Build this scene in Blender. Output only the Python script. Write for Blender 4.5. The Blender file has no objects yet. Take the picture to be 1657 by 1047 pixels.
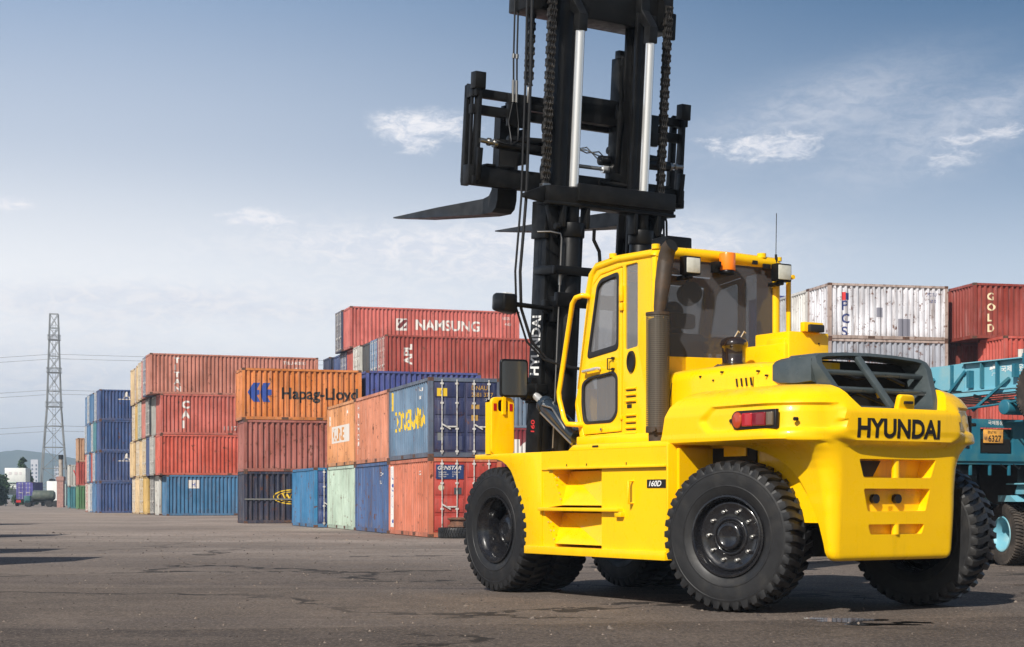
import bpy, bmesh, math, random
from mathutils import Matrix, Vector
R=math.radians; PI=math.pi
random.seed(7)
scene=bpy.context.scene
COL=scene.collection
# ------------------------------------------------------------------ camera
FPX=2650.0; CX=828.5; HY=805.0; CAMH=1.3
cam=bpy.data.cameras.new('camera'); camo=bpy.data.objects.new('camera',cam); COL.objects.link(camo)
camo.location=(0,0,CAMH); camo.rotation_euler=(R(90),0,0)
cam.sensor_width=36; cam.lens=FPX/1657*36; cam.shift_y=(HY-523.5)/1657
cam.clip_start=.1; cam.clip_end=20000
scene.camera=camo
def px(x,y,d):            # a pixel of the photograph at depth d
    return Vector(((x-CX)*d/FPX, d, CAMH+(HY-y)*d/FPX))
# ------------------------------------------------------------------ light
scene.view_settings.view_transform='Standard'; scene.view_settings.look='None'
scene.view_settings.exposure=0.22; scene.view_settings.gamma=1
SUN=Vector((-.36,-.69,.62)).normalized()
sl=bpy.data.lights.new('sun','SUN'); sl.energy=5.0; sl.angle=R(.5); sl.color=(1,.955,.88)
so=bpy.data.objects.new('sun',sl); COL.objects.link(so); so.location=(-20,-20,40)
so.rotation_euler=(-SUN).to_track_quat('-Z','Y').to_euler()
# ------------------------------------------------------------------ node helper
class NT:
    def __init__(s,nt): s.nt=nt; s.nodes=nt.nodes; s.links=nt.links
    def n(s,t,**k):
        n=s.nodes.new(t)
        for a,b in k.items(): setattr(n,a,b)
        return n
    def set(s,sock,v):
        if isinstance(v,bpy.types.NodeSocket): s.links.new(v,sock)
        else:
            if hasattr(sock.default_value,'__len__') and not isinstance(v,(tuple,list)): v=(v,)*len(sock.default_value)
            if hasattr(sock.default_value,'__len__') and len(sock.default_value)==4 and len(v)==3: v=(*v,1)
            sock.default_value=v
    def m(s,op,a,b=0,c=0,clamp=False):
        n=s.n('ShaderNodeMath',operation=op,use_clamp=clamp)
        for i,v in enumerate((a,b,c)): s.set(n.inputs[i],v)
        return n.outputs[0]
    def mix(s,f,a,b,blend='MIX'):
        n=s.n('ShaderNodeMix',data_type='RGBA',blend_type=blend)
        s.set(n.inputs[0],f); s.set(n.inputs[6],a); s.set(n.inputs[7],b)
        return n.outputs[2]
    def ramp(s,v,lo,hi,a=0.,b=1.,smooth=True):
        n=s.n('ShaderNodeMapRange',interpolation_type='SMOOTHSTEP' if smooth else 'LINEAR')
        s.set(n.inputs[0],v)
        for i,q in zip((1,2,3,4),(lo,hi,a,b)): s.set(n.inputs[i],q)
        return n.outputs[0]
    def noise(s,vec,scale,detail=4,rough=.55,dist=0):
        n=s.n('ShaderNodeTexNoise'); s.links.new(vec,n.inputs['Vector'])
        n.inputs['Scale'].default_value=scale; n.inputs['Detail'].default_value=detail
        n.inputs['Roughness'].default_value=rough; n.inputs['Distortion'].default_value=dist
        return n.outputs[0]
    def mapping(s,vec,scale=(1,1,1),loc=(0,0,0),rot=(0,0,0)):
        n=s.n('ShaderNodeMapping'); s.links.new(vec,n.inputs[0])
        n.inputs['Scale'].default_value=scale; n.inputs['Location'].default_value=loc; n.inputs['Rotation'].default_value=rot
        return n.outputs[0]
    def sep(s,vec):
        n=s.n('ShaderNodeSeparateXYZ'); s.links.new(vec,n.inputs[0]); return n.outputs
# ------------------------------------------------------------------ world: sky with thin clouds
world=bpy.data.worlds.new('World'); scene.world=world; world.use_nodes=True
W=NT(world.node_tree); W.nodes.clear()
geo=W.n('ShaderNodeTexCoord'); d=W.sep(geo.outputs['Generated'])
hlen=W.m('SQRT',W.m('ADD',W.m('MULTIPLY',d[0],d[0]),W.m('MULTIPLY',d[1],d[1])))
hlen=W.m('MAXIMUM',hlen,.001)
S=W.m('DIVIDE',d[0],hlen); E=W.m('DIVIDE',d[2],hlen)
sky=W.n('ShaderNodeTexSky',sky_type='NISHITA'); sky.sun_disc=False
sky.sun_elevation=math.asin(SUN.z); sky.sun_rotation=math.atan2(SUN.x,SUN.y)
sky.air_density=1.0; sky.dust_density=1.5; sky.ozone_density=1.5
nish=W.mix(1.0,sky.outputs[0],(.060,.060,.060),'MULTIPLY')
fs=W.ramp(S,-.34,.36)
hor=W.mix(fs,(1.16,1.14,1.12),(.66,.75,.86))
mid=W.mix(fs,(.60,.66,.765),(.20,.31,.48))
zen=W.mix(fs,(.225,.345,.545),(.004,.090,.235))
t1=W.ramp(E,.09,.22); t2=W.ramp(E,.17,.35,smooth=True)
low=W.mix(t2,W.mix(t1,hor,mid),zen)
low=W.mix(W.ramp(d[1],.15,-.35),low,nish)
base=W.mix(W.ramp(E,.36,.9),low,nish)
def pxse(x,y):
    X=(x-CX)/FPX; h=math.sqrt(1+X*X); return X/h,(HY-y)/FPX/h
cloudvec=W.n('ShaderNodeCombineXYZ'); W.set(cloudvec.inputs[0],S); W.set(cloudvec.inputs[1],E)
n1=W.noise(W.mapping(cloudvec.outputs[0],(15,60,1),rot=(0,0,R(10))),1.0,9,.62,.5)
n2=W.noise(W.mapping(cloudvec.outputs[0],(70,150,1),rot=(0,0,R(14))),1.0,8,.65,.8)
n3_=W.noise(W.mapping(cloudvec.outputs[0],(160,300,1),rot=(0,0,R(20))),1.0,6,.7,1.0)
nn=W.m('ADD',W.m('ADD',W.m('MULTIPLY',n1,.45),W.m('MULTIPLY',n2,.35)),W.m('MULTIPLY',n3_,.20))
def blob(x,y,rx,ry,ang,st):
    a,b=pxse(x,y)
    u=W.m('SUBTRACT',S,a); v=W.m('SUBTRACT',E,b); c,s_=math.cos(R(ang)),math.sin(R(ang))
    uu=W.m('ADD',W.m('MULTIPLY',u,c*FPX/rx),W.m('MULTIPLY',v,s_*FPX/rx))
    vv=W.m('ADD',W.m('MULTIPLY',u,-s_*FPX/ry),W.m('MULTIPLY',v,c*FPX/ry))
    r=W.m('ADD',W.m('MULTIPLY',uu,uu),W.m('MULTIPLY',vv,vv))
    return W.m('MULTIPLY',W.m('EXPONENT',W.m('MULTIPLY',r,-.62)),st)
def total(lst):
    o=blob(*lst[0])
    for q in lst[1:]: o=W.m('ADD',o,blob(*q))
    return W.m('MINIMUM',o,1.0)
puffs=total([(690,205,80,26,0,1.0),(672,238,30,14,0,.5),(375,352,34,12,0,.75),(425,358,34,12,-12,.9),(480,374,52,15,-17,1.0),(545,396,60,16,-14,1.0),(620,412,60,14,-5,.8),(1225,238,95,22,-4,.85),(1300,210,60,30,10,.4),
  (1530,262,72,20,12,.7),(1560,215,60,17,14,.62),(1440,232,36,12,8,.5),(1640,212,30,10,5,.6),(15,328,34,11,0,.8),(105,332,20,8,0,.4),(1120,380,90,24,-4,.7),(1250,403,70,14,-4,.5),(150,480,60,16,0,.4),(650,330,30,12,0,.4)])
soft=total([(720,402,230,30,0,1.0),(560,392,90,16,-10,.55),(960,400,130,30,0,.7),(300,492,230,26,0,1.0),(60,600,260,90,0,.8),(1330,175,150,40,16,.46),(1500,235,130,42,12,.44),(1600,165,90,26,14,.32),(1120,395,170,40,-5,.5),(850,470,240,70,0,.35),(200,640,500,70,0,.25)])
ca=W.ramp(W.m('ADD',W.m('MULTIPLY',puffs,.72),W.m('MULTIPLY',W.m('SUBTRACT',nn,.5),2.7)),.18,.92)
ca=W.m('MULTIPLY',ca,W.ramp(puffs,.05,.6))
cs=W.m('MULTIPLY',soft,W.ramp(nn,.34,.62,.40,1.0))
ca=W.m('MAXIMUM',W.m('MULTIPLY',ca,.95),cs)
ca=W.m('MINIMUM',ca,.9)
ccol=W.mix(W.ramp(n2,.35,.65),(.80,.82,.90),(1.0,.97,.98))
ccol=W.mix(W.ramp(S,.05,.35),ccol,W.mix(.35,ccol,(.45,.50,.62)))
out=W.mix(ca,base,ccol)
bg=W.n('ShaderNodeBackground'); W.links.new(out,bg.inputs[0]); bg.inputs[1].default_value=.93
wo=W.n('ShaderNodeOutputWorld'); W.links.new(bg.outputs[0],wo.inputs[0])
# ------------------------------------------------------------------ materials
MATS={}
def mat(name,base=(.5,.5,.5),rough=.5,metal=0,coat=0,spec=.5,noise=None,bump=None,trans=0,ior=1.45,emit=None,fn=None,alpha=1):
    if name in MATS: return MATS[name]
    m=bpy.data.materials.new(name); m.use_nodes=True; N=NT(m.node_tree); p=N.nodes['Principled BSDF']
    tc=N.n('ShaderNodeTexCoord'); v=tc.outputs['Object']
    I=p.inputs
    I['Roughness'].default_value=rough; I['Metallic'].default_value=metal; I['Coat Weight'].default_value=coat
    I['Coat Roughness'].default_value=.06; I['Specular IOR Level'].default_value=spec; I['Transmission Weight'].default_value=trans; I['IOR'].default_value=ior
    I['Base Color'].default_value=(*base,1)
    if noise:                       # (scale, second colour, lo, hi)
        sc,c2,lo,hi=noise
        N.set(I['Base Color'],N.mix(N.ramp(N.noise(v,sc,6,.6),lo,hi),base,c2))
        N.set(I['Roughness'],N.ramp(N.noise(v,sc*1.7,5),.3,.7,max(rough-.08,.02),rough+.1))
    if bump:
        b=N.n('ShaderNodeBump'); b.inputs['Strength'].default_value=bump[1]; b.inputs['Distance'].default_value=bump[2] if len(bump)>2 else .01
        N.links.new(N.noise(v,bump[0],4),b.inputs['Height']); N.links.new(b.outputs[0],I['Normal'])
    if emit: I['Emission Color'].default_value=(*emit[0],1); I['Emission Strength'].default_value=emit[1]
    if alpha<1: I['Alpha'].default_value=alpha
    if fn: fn(N,p,v)
    MATS[name]=m; return m
def srgb(r,g,b): return tuple(((c/255)/12.92 if c<=10 else ((c/255+.055)/1.055)**2.4) for c in (r,g,b))
def container_paint(name,c,grime=.5):
    def fn(N,p,v):
        oi=N.n('ShaderNodeObjectInfo').outputs['Random']
        tc=N.n('ShaderNodeVectorMath',operation='ADD'); N.links.new(v,tc.inputs[0])
        cm=N.n('ShaderNodeCombineXYZ'); N.set(cm.inputs[0],N.m('MULTIPLY',oi,40)); N.set(cm.inputs[1],N.m('MULTIPLY',oi,17)); N.links.new(cm.outputs[0],tc.inputs[1])
        w=tc.outputs[0]
        fade=N.ramp(N.noise(w,.55,5,.6),.3,.7)
        g=.33*c[0]+.5*c[1]+.17*c[2]
        light=tuple(min(1,x*.90+g*.10+.015) for x in c); dark=tuple(x*.66 for x in c)
        col=N.mix(fade,dark,light)
        st=N.noise(N.mapping(w,(6,6,.35)),1.0,7,.65)        # runs of dirt down the panels
        col=N.mix(N.m('MULTIPLY',N.ramp(st,.47,.70),.75*grime),col,(.10,.055,.035))
        ch=N.noise(N.mapping(w,(3,3,.25)),2.3,5,.6)
        col=N.mix(N.m('MULTIPLY',N.ramp(ch,.50,.75),.35),col,tuple(min(1,x*.6+.22) for x in c))
        ru=N.noise(w,3.2,9,.72)                              # rust
        col=N.mix(N.ramp(ru,.615-.07*grime,.70-.06*grime),col,(.11,.036,.014))
        ru2=N.noise(N.mapping(w,(9,9,.8)),1.0,6,.7); col=N.mix(N.m('MULTIPLY',N.ramp(ru2,.60,.70),.6*grime),col,(.12,.045,.022))
        z=N.sep(v)[2]
        lowd=N.m('MULTIPLY',N.ramp(z,.55,.05),N.ramp(N.noise(w,2.2,5,.6),.35,.65))
        col=N.mix(N.m('MULTIPLY',lowd,.55*grime),col,(.14,.09,.06))
        N.set(p.inputs['Base Color'],col)
        N.set(p.inputs['Roughness'],N.ramp(st,.3,.7,.42,.7))
        b=N.n('ShaderNodeBump'); b.inputs['Strength'].default_value=.35; b.inputs['Distance'].default_value=.012
        N.links.new(N.noise(w,2.6,3,.5),b.inputs['Height']); N.links.new(b.outputs[0],p.inputs['Normal'])
    return mat(name,c,.55,fn=fn)
# forklift materials
def yfn(N,p,v):
    c=N.mix(N.ramp(N.noise(v,.9,5,.6),.35,.7),(.95,.555,.0003),(.92,.52,.0002))
    d=N.m('MULTIPLY',N.ramp(N.noise(v,7,8,.7),.6,.8),.22)
    z=N.sep(v)[2]
    low=N.m('MULTIPLY',N.ramp(z,1.1,.5),N.ramp(N.noise(v,3.2,6,.7),.45,.7))
    c=N.mix(N.m('ADD',d,N.m('MULTIPLY',low,.16),clamp=True),c,(.50,.29,.01))
    sk=N.noise(N.mapping(v,(9,9,.7)),1.0,7,.7)
    c=N.mix(N.m('MULTIPLY',N.ramp(sk,.52,.74),.30),c,(.62,.33,.004))
    sp=N.noise(v,34,6,.75); c=N.mix(N.m('MULTIPLY',N.ramp(sp,.66,.74),.55),c,(.30,.17,.03))
    nz=N.sep(N.n('ShaderNodeNewGeometry').outputs['Normal'])[2]
    c=N.mix(N.m('MULTIPLY',N.m('MULTIPLY',N.ramp(nz,.6,.95),N.ramp(N.noise(v,2.1,6,.7),.35,.7)),.22),c,(.62,.50,.24))
    N.set(p.inputs['Base Color'],c)
    N.set(p.inputs['Roughness'],N.ramp(N.noise(v,7,7,.7),.3,.7,.20,.52))
    b=N.n('ShaderNodeBump'); b.inputs['Strength'].default_value=.08; b.inputs['Distance'].default_value=.004
    N.links.new(N.noise(v,60,3),b.inputs['Height']); N.links.new(b.outputs[0],p.inputs['Normal'])
YEL=mat('yellow_paint',(.95,.56,.0005),.33,coat=.42,spec=.25,fn=yfn)
BLK=mat('black_steel_paint',(.004,.004,.0043),.36,spec=.3,noise=(4,(.009,.0088,.0085),.4,.75))
BLK2=mat('dark_grey_steel',(.006,.006,.0063),.42,spec=.3,noise=(5,(.013,.0127,.0124),.4,.75))
RUB=mat('tyre_rubber',(.013,.013,.014),.50,noise=(5,(.027,.025,.023),.46,.76),bump=(60,.25,.004))
RIMB=mat('rim_black_gloss',(.010,.010,.012),.2,coat=.6,noise=(9,(.03,.027,.025),.5,.8))
CHR=mat('chrome',(.90,.90,.89),.25,metal=.7)
STL=mat('steel',(.45,.44,.42),.35,metal=1)
RUBH=mat('hose_rubber',(.012,.012,.013),.4)
GREY=mat('grille_grey',(.048,.062,.066),.34,coat=.25,noise=(5,(.066,.08,.084),.4,.7))
DARK=mat('dark_void',(.006,.006,.006),.7)
GASK=mat('rubber_gasket',(.018,.018,.02),.5)
GLASS_D=mat('tinted_glass',(.10,.10,.105),.03,spec=.5,alpha=.55)
GLASS_D.node_tree.nodes['Principled BSDF'].inputs['Base Color'].default_value=(.085,.082,.088,1)
GLASS_L=mat('side_glass',(.26,.255,.26),.03,spec=.9,coat=.5,alpha=.42)
MIRG=mat('mirror_glass',(.10,.11,.12),.08,metal=.6)
REDL=mat('red_lens',(.42,.010,.014),.12,coat=.8)
AMBL=mat('amber_lens',(.85,.16,.012),.15,coat=.6)
CLRL=mat('clear_lens',(.62,.62,.55),.10,coat=.8,noise=(9,(.48,.48,.42),.35,.7))
ORG=mat('beacon_orange',(.95,.22,.01),.25,coat=.5)
MESHM=mat('guard_mesh',(.05,.042,.035),.55,metal=.4)
EXH=mat('exhaust_rust',(.045,.032,.022),.55,noise=(6,(.085,.050,.028),.45,.75))
CYLB=mat('cylinder_blue_black',(.018,.028,.042),.25,coat=.5)
WHT=mat('white_lettering',(.78,.78,.76),.5)
BLT=mat('black_lettering',(.012,.010,.010),.45)
REDT=mat('red_lettering',(.55,.03,.03),.5)
SEATM=mat('seat_fabric',(.02,.02,.022),.8)
SKIN=mat('skin',(.42,.24,.17),.5)
HAIR=mat('hair',(.012,.010,.009),.6)
JACK=mat('grey_work_jacket',(.10,.11,.13),.8)
CAPM=mat('navy_cap',(.03,.035,.06),.7)
# ------------------------------------------------------------------ mesh builder
class MB:
    def __init__(s,M=None): s.v=[];s.f=[];s.M=M or Matrix.Identity(4)
    def add(s,vs,fs,T=None):
        o=len(s.v); A=s.M@T if T is not None else s.M
        s.v+= [tuple(A@Vector(q)) for q in vs]; s.f+=[tuple(o+i for i in f) for f in fs]; return s
    def box(s,x0,x1,y0,y1,z0,z1,T=None):
        x0,x1=sorted((x0,x1));y0,y1=sorted((y0,y1));z0,z1=sorted((z0,z1))
        vs=[(x,y,z) for z in (z0,z1) for x,y in ((x0,y0),(x1,y0),(x1,y1),(x0,y1))]
        return s.add(vs,[(3,2,1,0),(4,5,6,7),(0,1,5,4),(1,2,6,5),(2,3,7,6),(3,0,4,7)],T)
    def bar(s,a,b,w,h,up=(0,0,1)):           # rectangular bar from a to b
        a,b=Vector(a),Vector(b); d=b-a; L=d.length; d.normalize(); u=Vector(up)
        if abs(d.dot(u))>.98: u=Vector((1,0,0))
        r=d.cross(u).normalized(); u=r.cross(d)
        T=Matrix((( d.x,r.x,u.x,a.x),(d.y,r.y,u.y,a.y),(d.z,r.z,u.z,a.z),(0,0,0,1)))
        return s.box(0,L,-w/2,w/2,-h/2,h/2,T)
    def ring(s,c,ax,r,n=24):
        ax=Vector(ax).normalized(); t=Vector((0,0,1)) if abs(ax.z)<.9 else Vector((1,0,0))
        u=ax.cross(t).normalized(); w=ax.cross(u)
        return [Vector(c)+u*(r*math.cos(2*PI*i/n))+w*(r*math.sin(2*PI*i/n)) for i in range(n)]
    def cyl(s,a,b,r,r2=None,n=24,caps=True):
        r2=r if r2 is None else r2; ax=Vector(b)-Vector(a)
        A=s.ring(a,ax,r,n); B=s.ring(b,ax,r2,n)
        fs=[(i,(i+1)%n,n+(i+1)%n,n+i) for i in range(n)]
        if caps: fs+= [tuple(range(n-1,-1,-1)),tuple(range(n,2*n))]
        return s.add(A+B,fs)
    def tube(s,pts,r,n=10,caps=True):
        pts=[Vector(p) for p in pts]; rr=r if isinstance(r,(list,tuple)) else [r]*len(pts)
        rings=[]; pu=None
        for i,p in enumerate(pts):
            t=(pts[min(i+1,len(pts)-1)]-pts[max(i-1,0)]).normalized()
            if pu is None:
                pu=Vector((0,0,1)) if abs(t.z)<.9 else Vector((1,0,0))
            u=(pu-t*pu.dot(t)).normalized(); pu=u; w=t.cross(u)
            rings.append([p+u*(rr[i]*math.cos(2*PI*k/n))+w*(rr[i]*math.sin(2*PI*k/n)) for k in range(n)])
        vs=[q for g in rings for q in g]; fs=[]
        for i in range(len(pts)-1):
            for k in range(n): fs.append((i*n+k,i*n+(k+1)%n,(i+1)*n+(k+1)%n,(i+1)*n+k))
        if caps: fs+=[tuple(range(n-1,-1,-1)),tuple(range(len(vs)-n,len(vs)))]
        return s.add(vs,fs)
    def lathe(s,prof,T=None,n=48,closed=False):     # prof: (radius, axial) turned about local Y
        vs=[(r*math.cos(2*PI*i/n),y,r*math.sin(2*PI*i/n)) for i in range(n) for r,y in prof]; m=len(prof)
        fs=[]
        for i in range(n):
            for k in range(m if closed else m-1):
                k2=(k+1)%m; j=(i+1)%n
                fs.append((i*m+k,i*m+k2,j*m+k2,j*m+k))
        return s.add(vs,fs,T)
    def prism(s,poly,axis,a,b):                # poly of 2D points extruded along axis 'x','y','z' from a to b
        def P(u,v,w): return {'y':(u,w,v),'x':(w,u,v),'z':(u,v,w)}[axis]
        n=len(poly); vs=[P(u,v,a) for u,v in poly]+[P(u,v,b) for u,v in poly]
        return s.add(vs,[tuple(range(n)),tuple(range(2*n-1,n-1,-1))]+[(i,n+i,n+(i+1)%n,(i+1)%n) for i in range(n)])
    def loft(s,secs,cap=True,closed=True):
        n=len(secs[0]); vs=[q for g in secs for q in g]; fs=[]
        for i in range(len(secs)-1):
            for k in range(n if closed else n-1): fs.append((i*n+k,i*n+(k+1)%n,(i+1)*n+(k+1)%n,(i+1)*n+k))
        if cap: fs+=[tuple(range(n-1,-1,-1)),tuple(range(len(vs)-n,len(vs)))]
        return s.add(vs,fs)
    def mesh(s,name,m,smooth=None,bevel=0,recalc=True):
        me=bpy.data.meshes.new(name); me.from_pydata(s.v,[],s.f)
        bm=bmesh.new(); bm.from_mesh(me)
        if recalc: bmesh.ops.recalc_face_normals(bm,faces=bm.faces)
        if bevel:
            es=[e for e in bm.edges if len(e.link_faces)==2 and e.calc_face_angle(0)>R(25)]
            bmesh.ops.bevel(bm,geom=es,offset=bevel,segments=2,affect='EDGES',profile=.5,clamp_overlap=True)
            if smooth is None: smooth=40
        if smooth:
            for f in bm.faces: f.smooth=True
            for e in bm.edges:
                if len(e.link_faces)==2 and e.calc_face_angle(0)>R(smooth): e.smooth=False
        bm.to_mesh(me); bm.free(); me.validate()
        if m: me.materials.append(m)
        return me
    def build(s,name,m,parent=None,smooth=None,bevel=0,loc=None,rot=None,**tags):
        return link(name,s.mesh(name,m,smooth,bevel),parent,loc,rot,**tags)
def link(name,me,parent=None,loc=None,rot=None,**tags):
    o=bpy.data.objects.new(name,me); COL.objects.link(o)
    if parent is not None: o.parent=parent
    if loc is not None: o.location=loc
    if rot is not None: o.rotation_euler=rot
    for k,v in tags.items():
        if v is not None: o[k]=v
    return o
def thing(name,label,cat,loc=(0,0,0),rz=0,group=None,rot=None):
    o=link(name,None,None,loc,rot or (0,0,rz),label=label,category=cat)
    if group: o['group']=group
    return o
def rpoly(pts,r,n=5):            # round the corners of a 2D polygon
    out=[]; k=len(pts)
    for i in range(k):
        p=Vector(pts[i]); a=Vector(pts[i-1])-p; b=Vector(pts[(i+1)%k])-p
        ri=min(r,a.length*.45,b.length*.45); A=p+a.normalized()*ri; B=p+b.normalized()*ri
        for j in range(n+1):
            t=j/n; out.append(tuple(A*(1-t)**2+p*2*t*(1-t)+B*t*t))
    return out
def plate(outer,holes,thick,bevel=0,res=2):
    """flat plate with holes, in its own XY plane, z = -thick/2 .. thick/2 -> mesh data"""
    cu=bpy.data.curves.new('tmp','CURVE'); cu.dimensions='2D'; cu.fill_mode='BOTH'; cu.extrude=max(thick/2-bevel,0)
    cu.bevel_depth=bevel; cu.bevel_resolution=res if bevel else 0; cu.offset=-bevel
    for poly in [outer]+list(holes):
        sp=cu.splines.new('POLY'); sp.points.add(len(poly)-1); sp.use_cyclic_u=True
        for i,(x,y) in enumerate(poly): sp.points[i].co=(x,y,0,1)
    o=bpy.data.objects.new('tmp',cu); COL.objects.link(o)
    dg=bpy.context.evaluated_depsgraph_get(); me=bpy.data.meshes.new_from_object(o.evaluated_get(dg))
    bpy.data.objects.remove(o); bpy.data.curves.remove(cu); me.materials.clear()
    bm=bmesh.new(); bm.from_mesh(me); bmesh.ops.remove_doubles(bm,verts=bm.verts,dist=1e-5); bm.to_mesh(me); bm.free()
    return me
AX_Y=Matrix(((1,0,0,0),(0,0,-1,0),(0,1,0,0),(0,0,0,1)))      # plate (u,v) -> x=u, z=v, thickness along y
def plate_at(name,m,parent,M,outer,holes=(),thick=.04,bevel=0,smooth=35,**tags):
    me=plate(outer,holes,thick,bevel); me.transform(M)
    bm=bmesh.new(); bm.from_mesh(me); bmesh.ops.recalc_face_normals(bm,faces=bm.faces)
    for f in bm.faces: f.smooth=True
    for e in bm.edges:
        if len(e.link_faces)==2 and e.calc_face_angle(0)>R(smooth): e.smooth=False
    bm.to_mesh(me); bm.free(); me.materials.append(m); me.name=name
    return link(name,me,parent,**tags)
FCACHE={}
def text_mesh(body,size,bold=0,sx=1,shear=0,align='LEFT',spacing=1):
    cu=bpy.data.curves.new('tmp','FONT'); cu.body=body; cu.size=size; cu.offset=bold*size; cu.fill_mode='FRONT'
    cu.align_x=align; cu.shear=shear; cu.space_character=spacing; cu.resolution_u=4
    o=bpy.data.objects.new('tmp',cu); COL.objects.link(o)
    dg=bpy.context.evaluated_depsgraph_get(); me=bpy.data.meshes.new_from_object(o.evaluated_get(dg))
    bpy.data.objects.remove(o); bpy.data.curves.remove(cu); me.materials.clear()
    me.transform(Matrix.Diagonal((sx,1,1,1))); return me
# corrugation profile: depth as a function of position along the wall
PIT=.278; CDEP=.085
def corr(u):
    t=(u%PIT)/PIT
    if t<.36: return 0
    if t<.50: return (t-.36)/.14*CDEP
    if t<.86: return CDEP
    return (1-t)/.14*CDEP
def paint_mark(me,m,name,parent,M,wall=None,flipu=None,**tags):
    """flat lettering laid on a surface; wall=(u0,u1): follow the corrugation"""
    if wall is not None:
        u_off=wall
        bm=bmesh.new(); bm.from_mesh(me)
        xs=[v.co.x for v in bm.verts]
        if xs:
            lo,hi=min(xs),max(xs); cuts=[]; 
            k=int((lo+(u_off))/PIT)-2
            while k*PIT-u_off<hi+PIT:
                for t in (0,.36,.50,.86):
                    c=(k+t)*PIT-u_off
                    if lo<c<hi: cuts.append(c)
                k+=1
            for c in cuts:
                bmesh.ops.bisect_plane(bm,geom=bm.verts[:]+bm.edges[:]+bm.faces[:],plane_co=(c,0,0),plane_no=(1,0,0))
            for v in bm.verts: v.co.z=-corr(v.co.x+u_off)
        bm.to_mesh(me); bm.free()
    me.transform(M); me.materials.append(m); me.name=name
    return link(name,me,parent,**tags)
# ================================================================== FORKLIFT (local X forward, Y left, Z up)
FK=thing('forklift','large yellow counterbalance forklift truck with raised black mast and forks, parked on the asphalt','forklift truck',(3.757,19.191,0),R(122))
def tyre_mesh(Rr=.86,w=.50,n=40,bead=.455):
    b=MB(); k=Rr/.86; h=w/.5
    half=[(bead,.205*h),(.50*k,.232*h),(.56*k,.247*h),(.565*k,.252*h),(.575*k,.252*h),(.58*k,.248*h),(.66*k,.255*h),(.72*k,.250*h),(.725*k,.254*h),(.74*k,.252*h),(.77*k,.242*h),(.80*k,.222*h),(.812*k,.19*h),(.822*k,.10*h),(.825*k,0)]
    prof=half+[(r,-y) for r,y in reversed(half[:-1])]
    b.lathe(prof,n=96)
    p=2*PI/n
    st=[(.252,.750,.775,0),(.246,.760,.832,0),(.215,.78,.850,.0),(.14,.80,.859,.012),(.085,.80,.861,.035),(-.012,.80,.862,.055)]
    for i in range(n):
        for sgn,ph in ((1,0),(-1,.5)):
            a0=(i+ph)*p; secs=[]
            for y,ri,ro,sh in st:
                wd=.57*p*(1 if y>.2 else .94)
                A=a0+sh-wd/2; B=a0+sh+wd/2; ch=.10*p
                secs.append([(ri*k*math.cos(A-.02),y*h*sgn,ri*k*math.sin(A-.02)),(ro*k*math.cos(A+ch*.4),y*h*sgn,ro*k*math.sin(A+ch*.4)),
                             (ro*k*math.cos(B-ch*.4),y*h*sgn,ro*k*math.sin(B-ch*.4)),(ri*k*math.cos(B+.02),y*h*sgn,ri*k*math.sin(B+.02))])
            b.loft(secs)
    return b.mesh('tyre',RUB,smooth=28)
def rim_mesh(kind,m=RIMB):
    b=MB()
    if kind=='steer':
        prof=[(.46,.20),(.47,.222),(.465,.24),(.445,.243),(.435,.232),(.425,.20),(.415,.165),(.405,.15),(.395,.162),(.38,.172),(.36,.17),(.345,.158),(.30,.15),(.25,.148),(.225,.15),(.215,.165),(.20,.172),(.185,.166),(.178,.15),(.165,.15),(.155,.20),(.145,.212),(.12,.215),(.11,.205),(.0,.205)]
        b.lathe(prof,n=64); b.lathe([(.46,.20),(.43,-.2),(.46,-.23)],n=64)
    elif kind=='drive':
        prof=[(.46,.20),(.47,.225),(.462,.243),(.442,.243),(.432,.225),(.425,.18),(.41,.17),(.405,.155),(.39,.14),(.375,-.10),(.36,-.15),(.34,-.16),(.25,-.16),(.235,-.14),(.22,-.14),(.20,.02),(.18,.05),(.10,.06),(.09,.045),(0,.045)]
        b.lathe(prof,n=64); b.lathe([(.36,-.15),(.43,-.2),(.46,-.23)],n=64)
    else:   # lorry
        prof=[(.46,.20),(.475,.23),(.465,.25),(.44,.25),(.425,.22),(.41,.20),(.40,.17),(.385,.10),(.375,-.05),(.365,-.20),(.34,-.25),(.26,-.26),(.15,-.25),(.14,-.12),(.12,-.10),(.0,-.10)]
        b.lathe(prof,n=48); b.lathe([(.365,-.20),(.43,-.21),(.46,-.23)],n=48)
    return b.mesh('wheel',m,smooth=50)
def nuts_mesh(kind,m=RIMB):
    b=MB(); 
    for i in range(10):
        a=2*PI*(i+.5)/10; r={'steer':.285,'drive':.295,'lorry':.28}[kind]; y={'steer':.15,'drive':-.16,'lorry':-.26}[kind]
        c=(r*math.cos(a),y,r*math.sin(a)); b.cyl(c,(c[0],y+.032,c[2]),.024,n=6); b.cyl((c[0],y+.032,c[2]),(c[0],y+.05,c[2]),.013,n=8)
    return b.mesh('wheel_nuts',m,smooth=30)
TY=tyre_mesh(); RS=rim_mesh('steer'); RD=rim_mesh('drive'); NS=nuts_mesh('steer',STL); ND=nuts_mesh('drive')
def wheel(parent,c,rz,kind,ry=0.0):
    w=link('wheel',RS if kind=='steer' else RD,parent,c,(0,ry,rz))
    link('tyre',TY,w); link('wheel_nuts',NS if kind=='steer' else ND,w); return w
wheel(FK,(.20,1.27,.862),R(20),'steer',.3); wheel(FK,(-.16,-1.30,.862),R(180+17),'steer',.8)
for y,rz in ((1.36,0),(-1.33,PI)):
    wheel(FK,(5.0,y,.862),rz,'drive',.4)
    wheel(FK,(5.0,y-(.56 if y>0 else -.56),.862),rz,'drive',1.1)
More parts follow.
